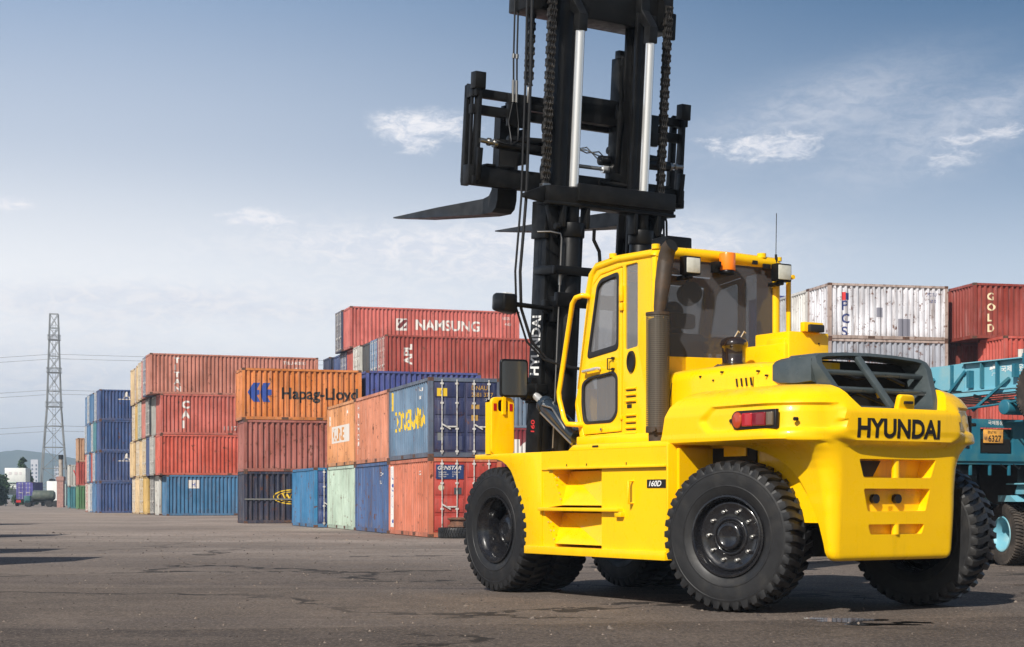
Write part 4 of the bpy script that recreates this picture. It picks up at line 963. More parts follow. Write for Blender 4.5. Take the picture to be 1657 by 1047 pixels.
def puddle(cx,cy,rx,ry,seed):
    rnd=random.Random(seed); pts=[]
    for i in range(40):
        a=2*PI*i/40; k=1+.25*math.sin(3*a+seed)+.2*math.sin(5*a+2*seed)+.12*rnd.random()
        pts.append((cx+rx*k*math.cos(a),cy+ry*k*math.sin(a),.004))
    b=MB(); b.add(pts,[tuple(range(40))])
    return b.build('puddle',mat('water',(.012,.011,.010),.03,spec=.8),kind='structure')
puddle(3.52,17.35,.34,.30,1); puddle(3.72,16.75,.34,.14,2); puddle(4.15,17.0,.2,.10,3); puddle(7.35,22.3,.35,.16,4); puddle(8.1,24.3,.5,.2,5)
def grit():
    rnd=random.Random(11); b=MB()
    for i in range(1500):
        y=rnd.uniform(13.5,60)**1.0; x=rnd.uniform(-.33,.33)*y; s=rnd.uniform(.006,.016)*(1+y/45)
        if rnd.random()<.05: s*=2
        vs=[(x+s*rnd.uniform(.6,1.3)*math.cos(a)*(1 if k_ else 1),y+s*rnd.uniform(.6,1.3)*math.sin(a),0.001) for k_,a in enumerate([j*PI*2/5+rnd.random()*.5 for j in range(5)])]
        b.add(vs+[(x+rnd.uniform(-.3,.3)*s,y,s*rnd.uniform(.5,1.1))],[(j,(j+1)%5,5) for j in range(5)])
    me=b.mesh('grit',mat('stone_chip',(.20,.16,.13),.9,noise=(3,(.05,.04,.035),.45,.55)),recalc=False); link('grit',me,None,kind='stuff')
grit()
# ================================================================== CONTAINERS
CC={}
def cmesh(key,fn):
    if key not in CC: CC[key]=fn()
    return CC[key]
def wallstrip(u0,u1,z0,z1,phase=0):
    """corrugated sheet in (u, depth, z); returns profile points"""
    us=[u0]; k=int(u0/PIT)-1
    while k*PIT<u1+PIT:
        for t in (0,.36,.50,.86):
            u=(k+t)*PIT
            if u0<u<u1: us.append(u)
        k+=1
    us=sorted(us)+[u1]; return us
def m_side(L,H,y,sgn):
    b=MB(); us=wallstrip(.15,L-.15,0,0); z0,z1=.165,H-.10; vs=[]
    for u in us: vs+=[(u,y+sgn*(.028+corr(u)),z0),(u,y+sgn*(.028+corr(u)),z1)]
    b.add(vs,[(2*i,2*i+2,2*i+3,2*i+1) for i in range(len(us)-1)]); return b.mesh('side_wall',None,recalc=False)
def m_end(H,x,sgn):
    b=MB(); us=wallstrip(.15,2.29,0,0); z0,z1=.165,H-.10; vs=[]
    for u in us: vs+=[(x+sgn*(.028+corr(u)),u,z0),(x+sgn*(.028+corr(u)),u,z1)]
    b.add(vs,[(2*i,2*i+2,2*i+3,2*i+1) for i in range(len(us)-1)]); return b.mesh('end_wall',None,recalc=False)
def m_frame(L,H):
    b=MB(); Wd=2.44
    for x in (0,L-.15):
        for y in (0,Wd-.15): b.box(x,x+.15,y,y+.15,.12,H-.12)
    for y in (.008,Wd-.068):
        b.box(.15,L-.15,y,y+.06,H-.115,H-.01); b.box(.15,L-.15,y,y+.06,.02,.17)
    for x in (.008,L-.068):
        b.box(x,x+.06,.15,Wd-.15,H-.13,H-.01); b.box(x,x+.06,.15,Wd-.15,.02,.17)
    b.box(.1,L-.1,.1,Wd-.1,.05,.12); me=b.mesh('frame',None); c=m_cast(L,H); nf=len(me.polygons)
    bm=bmesh.new(); bm.from_mesh(me); bm.from_mesh(c)
    for i,f in enumerate(bm.faces): f.material_index=0 if i<nf else 1
    bm.to_mesh(me); bm.free(); me.materials.append(None); me.materials.append(RUST); return me
def m_cast(L,H):
    b=MB()
    for x in (-.004,L-.174):
        for y in (-.004,2.44-.158):
            for z in (0,H-.118): b.box(x,x+.178,y,y+.162,z,z+.118)
    fp=[L/2-1.05,L/2+.7] if L<9 else [L/2-1.3,L/2+1.0]
    for x in fp:
        b.box(x,x+.35,.003,.006,.035,.15); b.box(x,x+.35,2.434,2.437,.035,.15)
    return b.mesh('corner_casting',None)
def m_roof(L,H):
    b=MB(); us=wallstrip(.05,L-.05,0,0); vs=[]
    for u in us: vs+=[(u,.06,H-.02-corr(u)*.5),(u,2.38,H-.02-corr(u)*.5)]
    b.add(vs,[(2*i,2*i+2,2*i+3,2*i+1) for i in range(len(us)-1)]); return b.mesh('roof',None,recalc=False)
def m_door(H,side):      # in the plane x=0 facing -x ; side 0 : y .15-1.21, side 1 : 1.23-2.29
    y0,y1=((.155,1.212),(1.228,2.285))[side]; b=MB(); z0,z1=.175,H-.135
    b.box(.035,.075,y0,y1,z0,z1)
    n=4; hh=(z1-z0)/n
    for i in range(n):        # raised panels between pressed grooves
        b.box(.012,.035,y0+.05,y1-.05,z0+i*hh+.07,z0+(i+1)*hh-.05)
    return b.mesh('door',None,smooth=None,bevel=.01)
def m_rod(H,side):
    y0=(.155,1.228)[side]; b=MB()
    for y in (y0+.28,y0+.78):
        b.cyl((-.022,y,.10),(-.022,y,H-.07),.017,n=8)
        for z in (.20,H*.36,H*.68,H-.20): b.box(-.035,.02,y-.05,y+.05,z-.03,z+.03)
    b.bar((-.035,y0+.28,1.0),(-.035,y0+.62,1.0),.02,.045); b.bar((-.035,y0+.78,1.08),(-.035,y0+.5,.92),.02,.045)
    return b.mesh('lock_rod',None)
GALV=mat('galvanised_rod',(.66,.64,.60),.5,metal=.2,noise=(9,(.22,.15,.11),.45,.75))
RUST=mat('rusty_casting',(.075,.045,.032),.7,noise=(7,(.16,.06,.03),.4,.7))
def put(name,me,m,parent):
    o=link(name,me,parent)
    if not me.materials: me.materials.append(None)
    o.material_slots[0].link='OBJECT'; o.material_slots[0].material=m; return o
PAINTS={}
def paint(rgb,grime=.5):
    k=(rgb,grime)
    if k not in PAINTS: PAINTS[k]=container_paint('container_paint_%d'%len(PAINTS),rgb,grime)
    return PAINTS[k]
def container(label,loc,rz,L,H,rgb,group=None,doors='far',detail=2,frame_rgb=None,grime=.5):
    t=thing('shipping_container',label,'container',loc,rz,group)
    m=paint(rgb,grime); fm=paint(frame_rgb,grime) if frame_rgb else m
    put('frame',cmesh(('f',L,H),lambda:m_frame(L,H)),fm,t)
    put('side_wall',cmesh(('s0',L,H),lambda:m_side(L,H,0,1)),m,t)
    put('side_wall',cmesh(('s1',L,H),lambda:m_side(L,H,2.44,-1)),m,t)
    put('roof',cmesh(('r',L,H),lambda:m_roof(L,H)),m,t)
    if doors=='near':
        for k_ in (0,1):
            d_=put('door',cmesh(('d',H,k_),lambda:m_door(H,k_)),m,t)
            put('lock_rod',cmesh(('l',H,k_),lambda:m_rod(H,k_)),GALV,d_)
        put('end_wall',cmesh(('e1',L,H),lambda:m_end(H,L,-1)),m,t)
    else:
        put('end_wall',cmesh(('e0',H),lambda:m_end(H,0,1)),m,t)
        put('end_wall',cmesh(('e1',L,H),lambda:m_end(H,L,-1)),m,t)
    return t
def front_text(t,txt,size,u,z,m,bold=.015,sx=1,vertical=False,shear=0,name='lettering',spacing=1):
    """lettering on the long side at y=0"""
    if vertical:
        for i,ch in enumerate(txt):
            me=text_mesh(ch,size,bold,sx); paint_mark(me,m,name,t,Matrix.Translation((u,.028-.006,z-i*size*.98))@AX_Y,wall=u)
    else:
        me=text_mesh(txt,size,bold,sx,shear,'LEFT',spacing); paint_mark(me,m,name,t,Matrix.Translation((u,.028-.006,z))@AX_Y,wall=u)
def left_text(t,txt,size,u,z,m,bold=.015,sx=1,vertical=False,name='lettering',shear=0):
    """lettering on the long side at y=2.44 (read from outside, u measured from the local x end)"""
    def wm(me,uu,zz):
        # reversed wall direction: corrugation evaluated at -(x) ; bisect along its own axis
        bm=bmesh.new(); bm.from_mesh(me); xs=[v.co.x for v in bm.verts]
        if xs:
            k=int((uu-max(xs))/PIT)-2
            while k*PIT<uu-min(xs)+PIT:
                for tt in (0,.36,.50,.86):
                    c=uu-(k+tt)*PIT
                    if min(xs)<c<max(xs): bmesh.ops.bisect_plane(bm,geom=bm.verts[:]+bm.edges[:]+bm.faces[:],plane_co=(c,0,0),plane_no=(1,0,0))
                k+=1
            for v in bm.verts: v.co.z=-corr(uu-v.co.x)
        bm.to_mesh(me); bm.free(); me.transform(Matrix.Translation((uu,2.44-.028+.006,zz))@MS); me.materials.append(m); me.name=name; link(name,me,t)
    if vertical:
        for i,ch in enumerate(txt): wm(text_mesh(ch,size,bold,sx),u,z-i*size*.95)
    else: wm(text_mesh(txt,size,bold,sx,shear),u,z)
def patch(t,u0,u1,z0,z1,m,name='painted_panel',left=False):
    me=bpy.data.meshes.new('p')
    if not left:
        me.from_pydata([(0,z0,0),(u1-u0,z0,0),(u1-u0,z1,0),(0,z1,0)],[],[(0,1,2,3)]); paint_mark(me,m,name,t,Matrix.Translation((u0,.028-.004,0))@AX_Y,wall=u0)
    else:
        us=[u for u in wallstrip(u0,u1,0,0)]; vs=[]
        for u in us: vs+=[(u,2.44-.028-corr(u)+.004,z0),(u,2.44-.028-corr(u)+.004,z1)]
        b=MB(); b.add(vs,[(2*i,2*i+2,2*i+3,2*i+1) for i in range(len(us)-1)]); b.build(name,m,t)
def door_text(t,txt,size,y,z,m,bold=.01,sx=1,name='lettering',shear=0):
    me=text_mesh(txt,size,bold,sx,shear); paint_mark(me,m,name,t,Matrix.Translation((.008,y,z))@MR)
STD=2.591; HC=2.896
C_=lambda r,g,b_: tuple(min(1,x*.97) for x in srgb(r,g,b_))
ORD=['ground-level','second-level','third-level','top','fifth-level']
def step(corner,a,du=0,dv=0):
    c,s=math.cos(a),math.sin(a); return (corner[0]+du*c-dv*s,corner[1]+du*s+dv*c)
# --- 1. the tall left block
A20=R(20); A17=R(17)
WMK=mat('faded_white_marking',(.62,.58,.54),.6); YMK=mat('yellow_marking',(.72,.48,.03),.55); BMK=mat('blue_marking',(.035,.075,.30),.55); KMK=mat('dark_marking',(.022,.018,.018),.55)
D=116.4; base=lambda pxx,d: ((pxx-CX)*d/FPX,d)
front=[(270,C_(58,118,160),'blue ground-level container with a white plate at the front of the tall left block'),
       (259,C_(214,92,66),'orange-red second-level container at the front of the tall left block'),
       (260,C_(206,104,86),'red third-level container marked CAI at the front of the tall left block'),
       (243,C_(200,128,106),'brown-red top container marked TITAN at the front of the tall left block')]
TBLK='containers stacked in the tall left block'
tt=[]
for i,(p_,c,lb) in enumerate(front):
    x,y=base(p_,D); t=container(lb,(x,y,i*HC),A20,12.19,HC,c,TBLK); tt.append(t)
front_text(tt[3],'TITAN',.52,1.7,2.25,WMK,.045,1.25,True)
front_text(tt[2],'CAI',.72,1.5,1.9,WMK,.045,1.15,True); front_text(tt[2],'I',.4,1.5,2.6,WMK,.02)
front_text(tt[2],'1117 04',.42,4.4,.35,WMK,.01,1.3); patch(tt[1],11.2,11.5,1.0,1.8,WMK); patch(tt[0],1.5,2.3,1.95,2.55,WMK); front_text(tt[0],'H',.4,1.75,2.08,BMK,.03)
pal=dict(cream=(226,196,146),yellow=(214,176,92),pink=(206,124,108),navy=(60,84,132),grey=(168,168,160),dark=(62,66,70),sage=(150,176,158),white=(206,204,196),red=(188,78,62),blue=(74,126,172),teal=(62,138,150),tan=(196,150,112),orange=(220,130,60),brown=(140,70,58))
words={'cream':'cream','yellow':'mustard yellow','pink':'salmon pink','navy':'navy blue','grey':'light grey','dark':'dark grey','sage':'sage green','white':'off-white','red':'red','blue':'blue','teal':'teal','tan':'tan','orange':'orange','brown':'brown'}
for t_,u_,c_ in ((tt[3],9.6,'TRLU 400713'),(tt[2],9.4,'CAIU 271904'),(tt[1],8.6,'TEXU 451128'),(tt[0],9.5,'HJCU 760311')):
    front_text(t_,c_,.30,u_,2.35,WMK,.02); front_text(t_,'45G1',.24,u_+.8,1.95,WMK,.015)
nth=['front','second','third','fourth','fifth','sixth','seventh','eighth']
def block(corner,a,rows,L,H,name,group,k0=1,pitch=2.5,near=True):
    for k_,cols in enumerate(rows):
        k=k_+k0
        for lv,cn in enumerate(cols):
            if cn is None: continue
            k2=max(0,1-k/5.0); mc=base(261,D); cr_=(mc[0]+(corner[lv][0]-mc[0])*k2,mc[1]) if isinstance(corner,list) else corner; x,y=step(cr_,a,random.uniform(-.10,.10),k*pitch)
            lvl=['on the ground','on level two','on level three','on level four','on level five'][lv]
            container('%s container %s, %s row back in the %s'%(words[cn],lvl,nth[k],name),(x,y,lv*H),a,L,H,C_(*pal[cn]),group,doors='near' if (k+lv)%2==0 and near else 'far')
block([base(268,D),base(258,D),base(259,D),base(244,D)],A20,[('white','grey','grey','navy'),('dark','navy','dark','pink'),('yellow','yellow','pink','cream'),('yellow','cream','sage','cream'),('cream','cream','yellow','tan'),('cream','cream','cream','cream')],12.19,HC,'tall left block',TBLK)
# --- 2. the blue stack beyond it
BB='containers in the all blue stack'
c0=base(161,137)
lab=['blue container on the ground at the front of the all blue stack','blue second-level container at the front of the all blue stack','blue third-level container with a white star mark in the all blue stack','blue topmost front container in the all blue stack']
for i in range(4):
    t=container(lab[i],(c0[0],c0[1],i*STD),A20,12.19,STD,C_(60,88,142) if i!=1 else C_(66,88,138),BB)
    if i in (1,3): patch(t,1.5,3.2,1.75,1.82,WMK); front_text(t,'A',.7,2.0,1.9,WMK,.05)
block(c0,A20,[('blue','blue','teal','blue'),('blue','red','blue','blue'),('white','blue','blue','blue'),('pink','pink','blue','blue')],12.19,STD,'all blue stack',BB)
SB='small stacks far behind the blue stack'
c1=base(126,178); 
for i,(cn) in enumerate(('sage','red','tan')): container('%s container %s in the narrow stack left of the blue stack'%(words[cn],('at the bottom','in the middle','on top')[i]),(c1[0],c1[1],i*STD),A20,12.19,STD,C_(*pal[cn]) if cn!='sage' else C_(90,140,90),SB)
c2=base(112,194)
for i,cn in enumerate(('teal','white')):
    t=container('%s container %s of the two-high stack beside the brick chimney'%(words[cn],('at the bottom','on top')[i]),(c2[0],c2[1],i*STD),A20,12.19,STD,C_(*pal[cn]),SB)
front_text(t,'WE',.9,.5,1.3,mat('red_marking',(.6,.05,.05),.6),.03)
# --- 3. orange topped stack
OS='containers in the orange topped stack'
c3=base(395,81.6)
cols=[('dark navy container with yellow ringed letters under the orange-topped stack',C_(40,46,70)),('plain red-brown container in the middle of the orange-topped stack',C_(176,100,86)),('orange container with a blue emblem and dark lettering on top of its stack',C_(226,132,52))]
st=[]
for i,(lb,c) in enumerate(cols): st.append(container(lb,(c3[0]-(.1 if i==2 else 0),c3[1],i*STD),A17,6.06,STD,c,OS,doors='far',grime=.7))
front_text(st[2],'Hapag-Lloyd',.80,1.95,1.08,KMK,.026,.98)
# blue emblem: two swept chevrons
me=bpy.data.meshes.new('e'); me.from_pydata([(-.1,.45,0),(.35,.95,0),(.85,.95,0),(.62,.60,0),(.80,.56,0),(.80,.34,0),(.62,.30,0),(.85,-.05,0),(.35,-.05,0),(.85,.45,0),(1.1,.95,0),(1.62,.95,0),(1.40,.62,0),(1.72,.60,0),(1.72,.32,0),(1.40,.28,0),(1.62,-.05,0),(1.1,-.05,0)],[],[(0,8,7,6),(0,6,5,4,3),(0,3,2,1),(9,17,16,15),(9,15,14,13,12),(9,12,11,10)])
me.transform(Matrix.Diagonal((.66,.95,1,1))); paint_mark(me,BMK,'emblem',st[2],Matrix.Translation((.34,.022,.95))@AX_Y,wall=.34)
def ellipse_ring(t,u,z,ru,rz_,w,m):
    n=36; vs=[];fs=[]
    for i in range(n):
        a=2*PI*i/n; vs+=[(ru*math.cos(a),rz_*math.sin(a),0),((ru-w)*math.cos(a),(rz_-w*.8)*math.sin(a),0)]
    for i in range(n): j=(i+1)%n; fs.append((2*i,2*j,2*j+1,2*i+1))
    me=bpy.data.meshes.new('r'); me.from_pydata(vs,[],fs); paint_mark(me,m,'emblem_ring',t,Matrix.Translation((u,.022,z))@AX_Y,wall=u)
ellipse_ring(st[0],2.45,1.33,1.0,.38,.07,YMK); ellipse_ring(st[0],2.45,1.33,.80,.27,.05,YMK); front_text(st[0],'WW',.42,1.92,1.19,YMK,.02,1.1); front_text(st[0],'W',.75,4.2,1.35,YMK,.05)
b=MB(); b.box(.02,4.9,-.03,-.008,1.18,1.25); b.build('rubbing_strip',mat('grey_strip',(.16,.16,.15),.6),st[0])
for t_ in st[:2]: front_text(t_,'WSCU 2217',.22,4.3,2.15,WMK,.01); front_text(t_,'22G1',.18,4.9,1.85,WMK,.01)
c4=step(c3,A17,6.2,0)
for i,(lb,c) in enumerate((('red-brown ground container hidden behind the front row, below the violet one',C_(150,80,70)),('grey second-level container behind the front row, below the violet one',C_(140,140,140)),('violet-blue top container standing to the right of the orange one',C_(70,82,150)))):
    t=container(lb,(c4[0],c4[1],i*STD),A17,6.06,STD,c,OS)
front_text(t,'22 72',.28,4.6,2.0,WMK,.01)
# --- 4. front row of twenty foot boxes, long side towards us
AF=R(16.6); FR='twenty foot containers in the nearest row'
corner=base(694,52.7)
def frow(k,lv,lb,c,doors='far',off=0,grime=.6,fr=None):
    p0=step(corner,AF,2.44+off,k*6.18)
    return container(lb,(p0[0],p0[1],lv*STD),AF+PI/2,6.06,STD,c,FR,doors=doors,grime=grime,frame_rgb=fr)
gs=frow(0,0,'salmon-red GENSTAR container on the ground at the near end of the row',C_(220,122,86),'near')
nb=frow(1,0,'navy ground container of the nearest row, second from the near end',C_(62,100,154),grime=.8)
mt=frow(2,0,'pale mint container on the ground in the nearest row',C_(196,218,198),grime=.5)
tl=frow(3,0,'bright teal-blue container at the far end of the nearest row',C_(34,124,176),'near',off=-.55)
dn=frow(0,1,'blue-grey container with yellow letters and shade-darkened navy doors, upper near end of row',C_(104,136,166),'near',grime=.5,fr=C_(92,104,124))
cr=frow(1,1,'orange-tan upper container between the blue-grey and the white-lettered one',C_(226,142,104),grime=.6)
kl=frow(2,1,'light orange upper container with a white lettered band, left in its row',C_(232,156,92),grime=.6)
for ch in dn.children:
    if ch.name.startswith('door'): ch.material_slots[0].material=paint(C_(38,48,92),.4)  # shade of the door end put into a darker door colour
for ch in gs.children:
    if ch.name.startswith('door'): ch.material_slots[0].material=paint(C_(190,56,40),.5)  # darker red than the side: the door end's shade is in the paint
for ch in tl.children:
    if ch.name.startswith('door'): ch.material_slots[0].material=paint(C_(26,60,120),.4)
left_text(dn,'DONGNAMA',1.0,5.25,1.0,YMK,.012,.76); left_text(dn,'B',.85,5.8,1.80,YMK,.06,.7); left_text(dn,'DNAU',.18,1.6,2.2,WMK,.01); left_text(dn,'258137',.16,1.6,1.95,WMK,.01)
left_text(cr,'HYUNDAI',.30,5.7,2.1,WMK,.03,1.8,True)
patch(kl,1.2,5.2,.98,1.68,WMK,left=True); left_text(kl,'K-LINE',.72,4.95,1.08,mat('orange_marking',(.55,.26,.10),.6),.03,1.15); left_text(kl,'S',.55,5.8,1.75,WMK,.08); left_text(kl,'+',.5,1.9,2.0,WMK,.08)
patch(gs,5.35,5.85,.25,2.4,mat('white_band',(.70,.68,.66),.6),left=True); 
for i,ch in enumerate('SEA MASTER LINE'): left_text(gs,ch,.17,5.75,2.22-i*.14,BMK,.03,1.9)
left_text(gs,'22',.18,1.5,2.05,WMK,.02); left_text(gs,'U1',.16,1.3,1.80,WMK,.01)
left_text(nb,'2214',.18,1.4,2.1,WMK,.01); left_text(nb,'CRXU',.18,1.6,1.8,WMK,.01)
# door graphics: blue sign with white writing, yellow flag panel
def dpanel(t,y0,y1,z0,z1,m,x=.009,name='door_sign'):
    b=MB(); b.add([(x,y1,z0),(x,y0,z0),(x,y0,z1),(x,y1,z1)],[(0,1,2,3)]); return b.build(name,m,t)
def dtext(t,txt,size,y,z,m,bold=.01,sx=1,shear=0,x=.006):
    me=text_mesh(txt,size,bold,sx,shear); paint_mark(me,m,'lettering',t,Matrix.Translation((x,y,z))@MR)
dpanel(gs,1.28,2.20,1.90,2.36,mat('navy_sign',(.018,.04,.13),.5)); dtext(gs,'GENSTAR',.175,2.17,2.20,WMK,.02,1.05,.3)
for i in range(3): dtext(gs,('Steamship','Corporation','Container')[i],.065,2.12,2.10-.07*i,WMK,.005,1); dtext(gs,('5 Genstar','Co San','F1')[i],.065,1.66,2.10-.07*i,WMK,.005,1)
b=MB(); b.cyl((.004,2.03,1.62),(.010,2.03,1.62),.10,n=20); b.build('round_sticker',mat('cream_sticker',(.5,.44,.3),.6),gs); dpanel(gs,1.35,1.60,1.40,1.62,mat('dark_label',(.05,.06,.07),.6))
dpanel(dn,1.83,2.17,1.98,2.24,YMK); dtext(dn,'b',.17,2.05,2.04,KMK,.03); dtext(dn,'DNAU',.20,1.02,2.20,mat('faded_orange_marking',(.42,.24,.05),.6),.01,.95); dtext(dn,'2581 37 7',.19,1.02,1.98,MATS['faded_orange_marking'],.01,.95)
dtext(dn,'22G1',.11,.55,1.85,WMK,.005); dpanel(dn,.75,1.02,1.58,1.72,MATS['faded_orange_marking'],name='door_mark'); dpanel(dn,.80,1.02,1.20,1.38,MATS['faded_orange_marking'],name='door_mark'); dpanel(dn,1.95,2.15,.55,.80,mat('grey_sticker',(.16,.17,.17),.6),name='door_mark')
# --- 5. the high block with NAMSUNG on top
HB='containers in the high block behind'
c5=base(624,103.2)
for i,(lb,c) in enumerate((('dark red ground container under the tall block behind the mast',C_(120,40,44)),('dark red second-level container with a white K mark beside the mast',C_(140,38,48)),('blue-grey third-level container just behind the mast',C_(120,140,162)),('red container lettered APL vertically at the front of the high block',C_(176,74,60)))):
    t=container(lb,(c5[0],c5[1],i*HC),A17,12.19,HC,c,HB,doors='near' if i==3 else 'far')
    if i==1: front_text(t,'K',2.0,8.3,.7,WMK,.05,1.3)
me=text_mesh('APL',.72,.035,1.05); me.transform(Matrix.Rotation(R(90),4,'Z')); paint_mark(me,WMK,'lettering',t,Matrix.Translation((1.70,.022,1.05))@AX_Y,wall=1.70)
block(c5,A17,[('grey','red','dark','blue'),('red','blue','grey','dark'),('blue','navy','red','white'),('red','grey','navy','red'),('grey','red','blue','navy'),('navy','navy','navy','navy')],12.19,HC,'high block',HB)
p5=step(c5,A17,-.25,10.0)
ns=container('red container lettered NAMSUNG, highest in the yard',(p5[0],p5[1],4*HC),A17,12.19,HC,C_(208,104,92),HB,doors='far')
front_text(ns,'NAMSUNG',.98,4.6,1.42,WMK,.028,.98)
patch(ns,3.25,4.05,1.32,2.15,WMK); me=bpy.data.meshes.new('z'); me.from_pydata([(.1,.15,0),(.3,.15,0),(.75,.62,0),(.75,.75,0),(.55,.75,0),(.1,.3,0),(.5,.15,0),(.72,.15,0),(.72,.4,0),(.12,.48,0),(.35,.75,0),(.12,.75,0)],[],[(0,1,2,3,4,5),(6,7,8),(9,10,11)])
paint_mark(me,mat('red_ink',(.16,.03,.03),.6),'emblem',ns,Matrix.Translation((3.25,.020,1.33))@AX_Y,wall=3.25)
front_text(ns,'NSSU',.28,10.9,2.3,WMK,.01); front_text(ns,'45G1',.24,11.1,1.9,WMK,.01)
p6=step(c5,A17,-.35,12.5)
container('navy container on the fifth level, peeping out left of the NAMSUNG one',(p6[0],p6[1],4*HC),A17,12.19,HC,C_(52,62,92),HB,doors='near')
p7=step(c5,A17,-.3,17.5)
for lv in range(4): container('dark blue container %s at the far left edge of the high block'%(('on the ground','on the second level','on the third level','on the fourth level')[lv]),(p7[0],p7[1],lv*HC),A17,12.19,HC,C_(56,66,96),HB)
# --- 6. right hand stacks
A13=R(13); RB='containers stacked at the right'
c6=base(1341,76)
zz=[0,HC,2*HC,3*HC]
rs=[('grey ground container below the white PCS one',C_(150,152,158),HC),('grey second-level container below the white PCS one',C_(120,124,134),HC),('grey ribbed container directly under the white PCS one',C_(176,180,190),HC),('white container marked PCS with rusty corner posts',C_(232,232,238),STD)]
for i,(lb,c,h) in enumerate(rs): t=container(lb,(c6[0],c6[1],zz[i]),A13,6.06,h,c,RB,doors='far',frame_rgb=C_(190,170,160),grime=.9)
front_text(t,'PCS',.62,.68,1.35,mat('navy_marking',(.03,.045,.16),.6),.02,.95,True); patch(t,.66,.86,1.80,2.18,mat('red_marking',(.6,.05,.05),.6)); patch(t,.86,1.05,1.82,2.14,MATS['navy_marking'])
front_text(t,'PCSU',.22,5.0,2.1,MATS['navy_marking'],.005); front_text(t,'2210',.20,5.1,1.8,MATS['navy_marking'],.005); patch(t,3.55,4.15,.12+.06,1.0,mat('patched_grey',(.20,.20,.24),.6)); patch(t,2.45,2.75,1.05,1.5,MATS['patched_grey'])
for cn,k_ in (('white',1),('grey',2)):
    for lv in range(4):
        p_=step(c6,A13,0,k_*2.48)
        container('%s container %s, %s column behind the white PCS one'%(words[cn],('on the ground','on the second level','on the third level','on top')[lv],('next','farther')[k_-1]),(p_[0],p_[1],zz[lv]),A13,6.06,HC if lv<3 else STD,C_(*( (222,220,214) if cn=='white' else (186,188,190))),RB,grime=.5)
for lv in range(4):
    p_=step(c6,A13,-.1,3*2.48); container('navy blue container %s behind the white columns at the right'%(('on the ground','on the second level','on the third level','on top')[lv]),(p_[0],p_[1],lv*HC),A13,6.06,HC,C_(42,58,140),RB)
c7=base(1576,76); c8=base(1626,74.7)
gs3=[('brown-red ground container behind the trailers',C_(150,62,52),HC,c8),('red second-level container behind the stacked trailers',C_(196,74,58),HC,c8),('red third-level container with a white G panel at the right edge',C_(206,84,68),HC,c8),('brown-red top container lettered GOLD at the right edge',C_(158,62,48),STD,c7)]
for i,(lb,c,h,cc) in enumerate(gs3):
    t=container(lb,(cc[0],cc[1],zz[i]),A13,12.19,h,c,RB,grime=.4)
    if i==2: patch(t,.72,1.7,.9,2.3,WMK); front_text(t,'G',1.1,.75,1.35,KMK,.03,1.0); front_text(t,'LU',.4,.78,.95,KMK,.03,1.0)
me=None
front_text(t,'GOLD',.50,.72,1.80,mat('cream_marking',(.68,.56,.36),.6),.02,1.0,True)
for lv in range(4):
    for k_ in (1,2): 
        p_=step(c7,A13,.5,k_*2.5); container('brown-red container %s, %s column behind the GOLD one'%(('on the ground','on the second level','on the third level','on top')[lv],('next','farther')[k_-1]),(p_[0],p_[1],zz[lv]),A13,12.19,HC if lv<3 else STD,C_(150,66,54),RB)
# --- 7. stacks added out of view at the left to cast shadows on the asphalt
SH='added shadow-casting containers outside the left edge'
for i,(xr,y) in enumerate(((-11.9,27.6),(-14.3,33.4),(-18.5,49.5),(-26.2,73.0))):
    for lv in range(2):
        container('%s container %s of the %s pair added unseen at left for shadow'%(('grey','blue')[lv],('at the bottom','on top')[lv],('nearest','second','third','farthest')[i]),(xr-12.19,y,lv*STD),0,12.19,STD,C_(*pal[('grey','blue')[lv]]),SH)
# ================================================================== TRAILERS at the right
TEAL=mat('trailer_teal',(.016,.135,.20),.42,coat=.1,noise=(3,(.05,.17,.20),.42,.7))
TEALP=mat('trailer_pale_blue',(.15,.40,.50),.45,noise=(2.5,(.24,.42,.46),.42,.7))
BROWN=mat('dusty_tyre',(.030,.025,.022),.8,noise=(4,(.085,.068,.055),.42,.75),bump=(50,.3,.004))
TLM=cmesh('lorrytyre',lambda:tyre_mesh(.60,.30,56,.33))
RLM=rim_mesh('lorry',TEALP); RLM.transform(Matrix.Diagonal((.72,.60,.72,1))); NLM=nuts_mesh('lorry',TEALP); NLM.transform(Matrix.Diagonal((.72,.60,.72,1)))
TLM.materials.clear(); TLM.materials.append(BROWN)
def lwheel(parent,c,rz,ry=0):
    w=link('wheel',RLM,parent,c,(0,ry,rz)); link('tyre',TLM,w); link('wheel_nuts',NLM,w)
def chassis(label,loc,ang,L=11.5,zb=0,bumper=False,beam_h=.42,pale=False):
    """local X runs to the front, away from us; local Y left; rear end at x=0"""
    t=thing('container_chassis_trailer',label,'trailer',loc,R(90)+ang,'container trailers stacked on each other')
    m=TEALP if pale else TEAL
    b=MB()
    for y in (-.50,.50):
        b.box(.1,L,y-.07,y+.07,1.18,1.20); b.box(.1,L,y-.010,y+.010,1.18-beam_h,1.18); b.box(.1,L,y-.07,y+.07,1.16-beam_h,1.18-beam_h)
    for i in range(7): b.box(.6+i*1.7,.7+i*1.7,-.5,.5,.90,1.12)
    b.build('main_beam',m,t)
    b=MB(); b.box(0,.22,-1.22,1.22,1.02,1.22); b.box(L-.2,L,-1.22,1.22,.95,1.22); b.box(5.6,5.8,-1.2,1.2,.98,1.16); b.build('bolster',TEAL,t,bevel=.012)
    b=MB()
    for x in (.1,L-.1):
        for y in (-1.13,1.13): b.box(x-.09,x+.09,y-.09,y+.09,1.22,1.30); b.cyl((x,y,1.30),(x,y,1.36),.04,n=10)
    b.build('twist_lock',STL,t,bevel=.01)
    return t
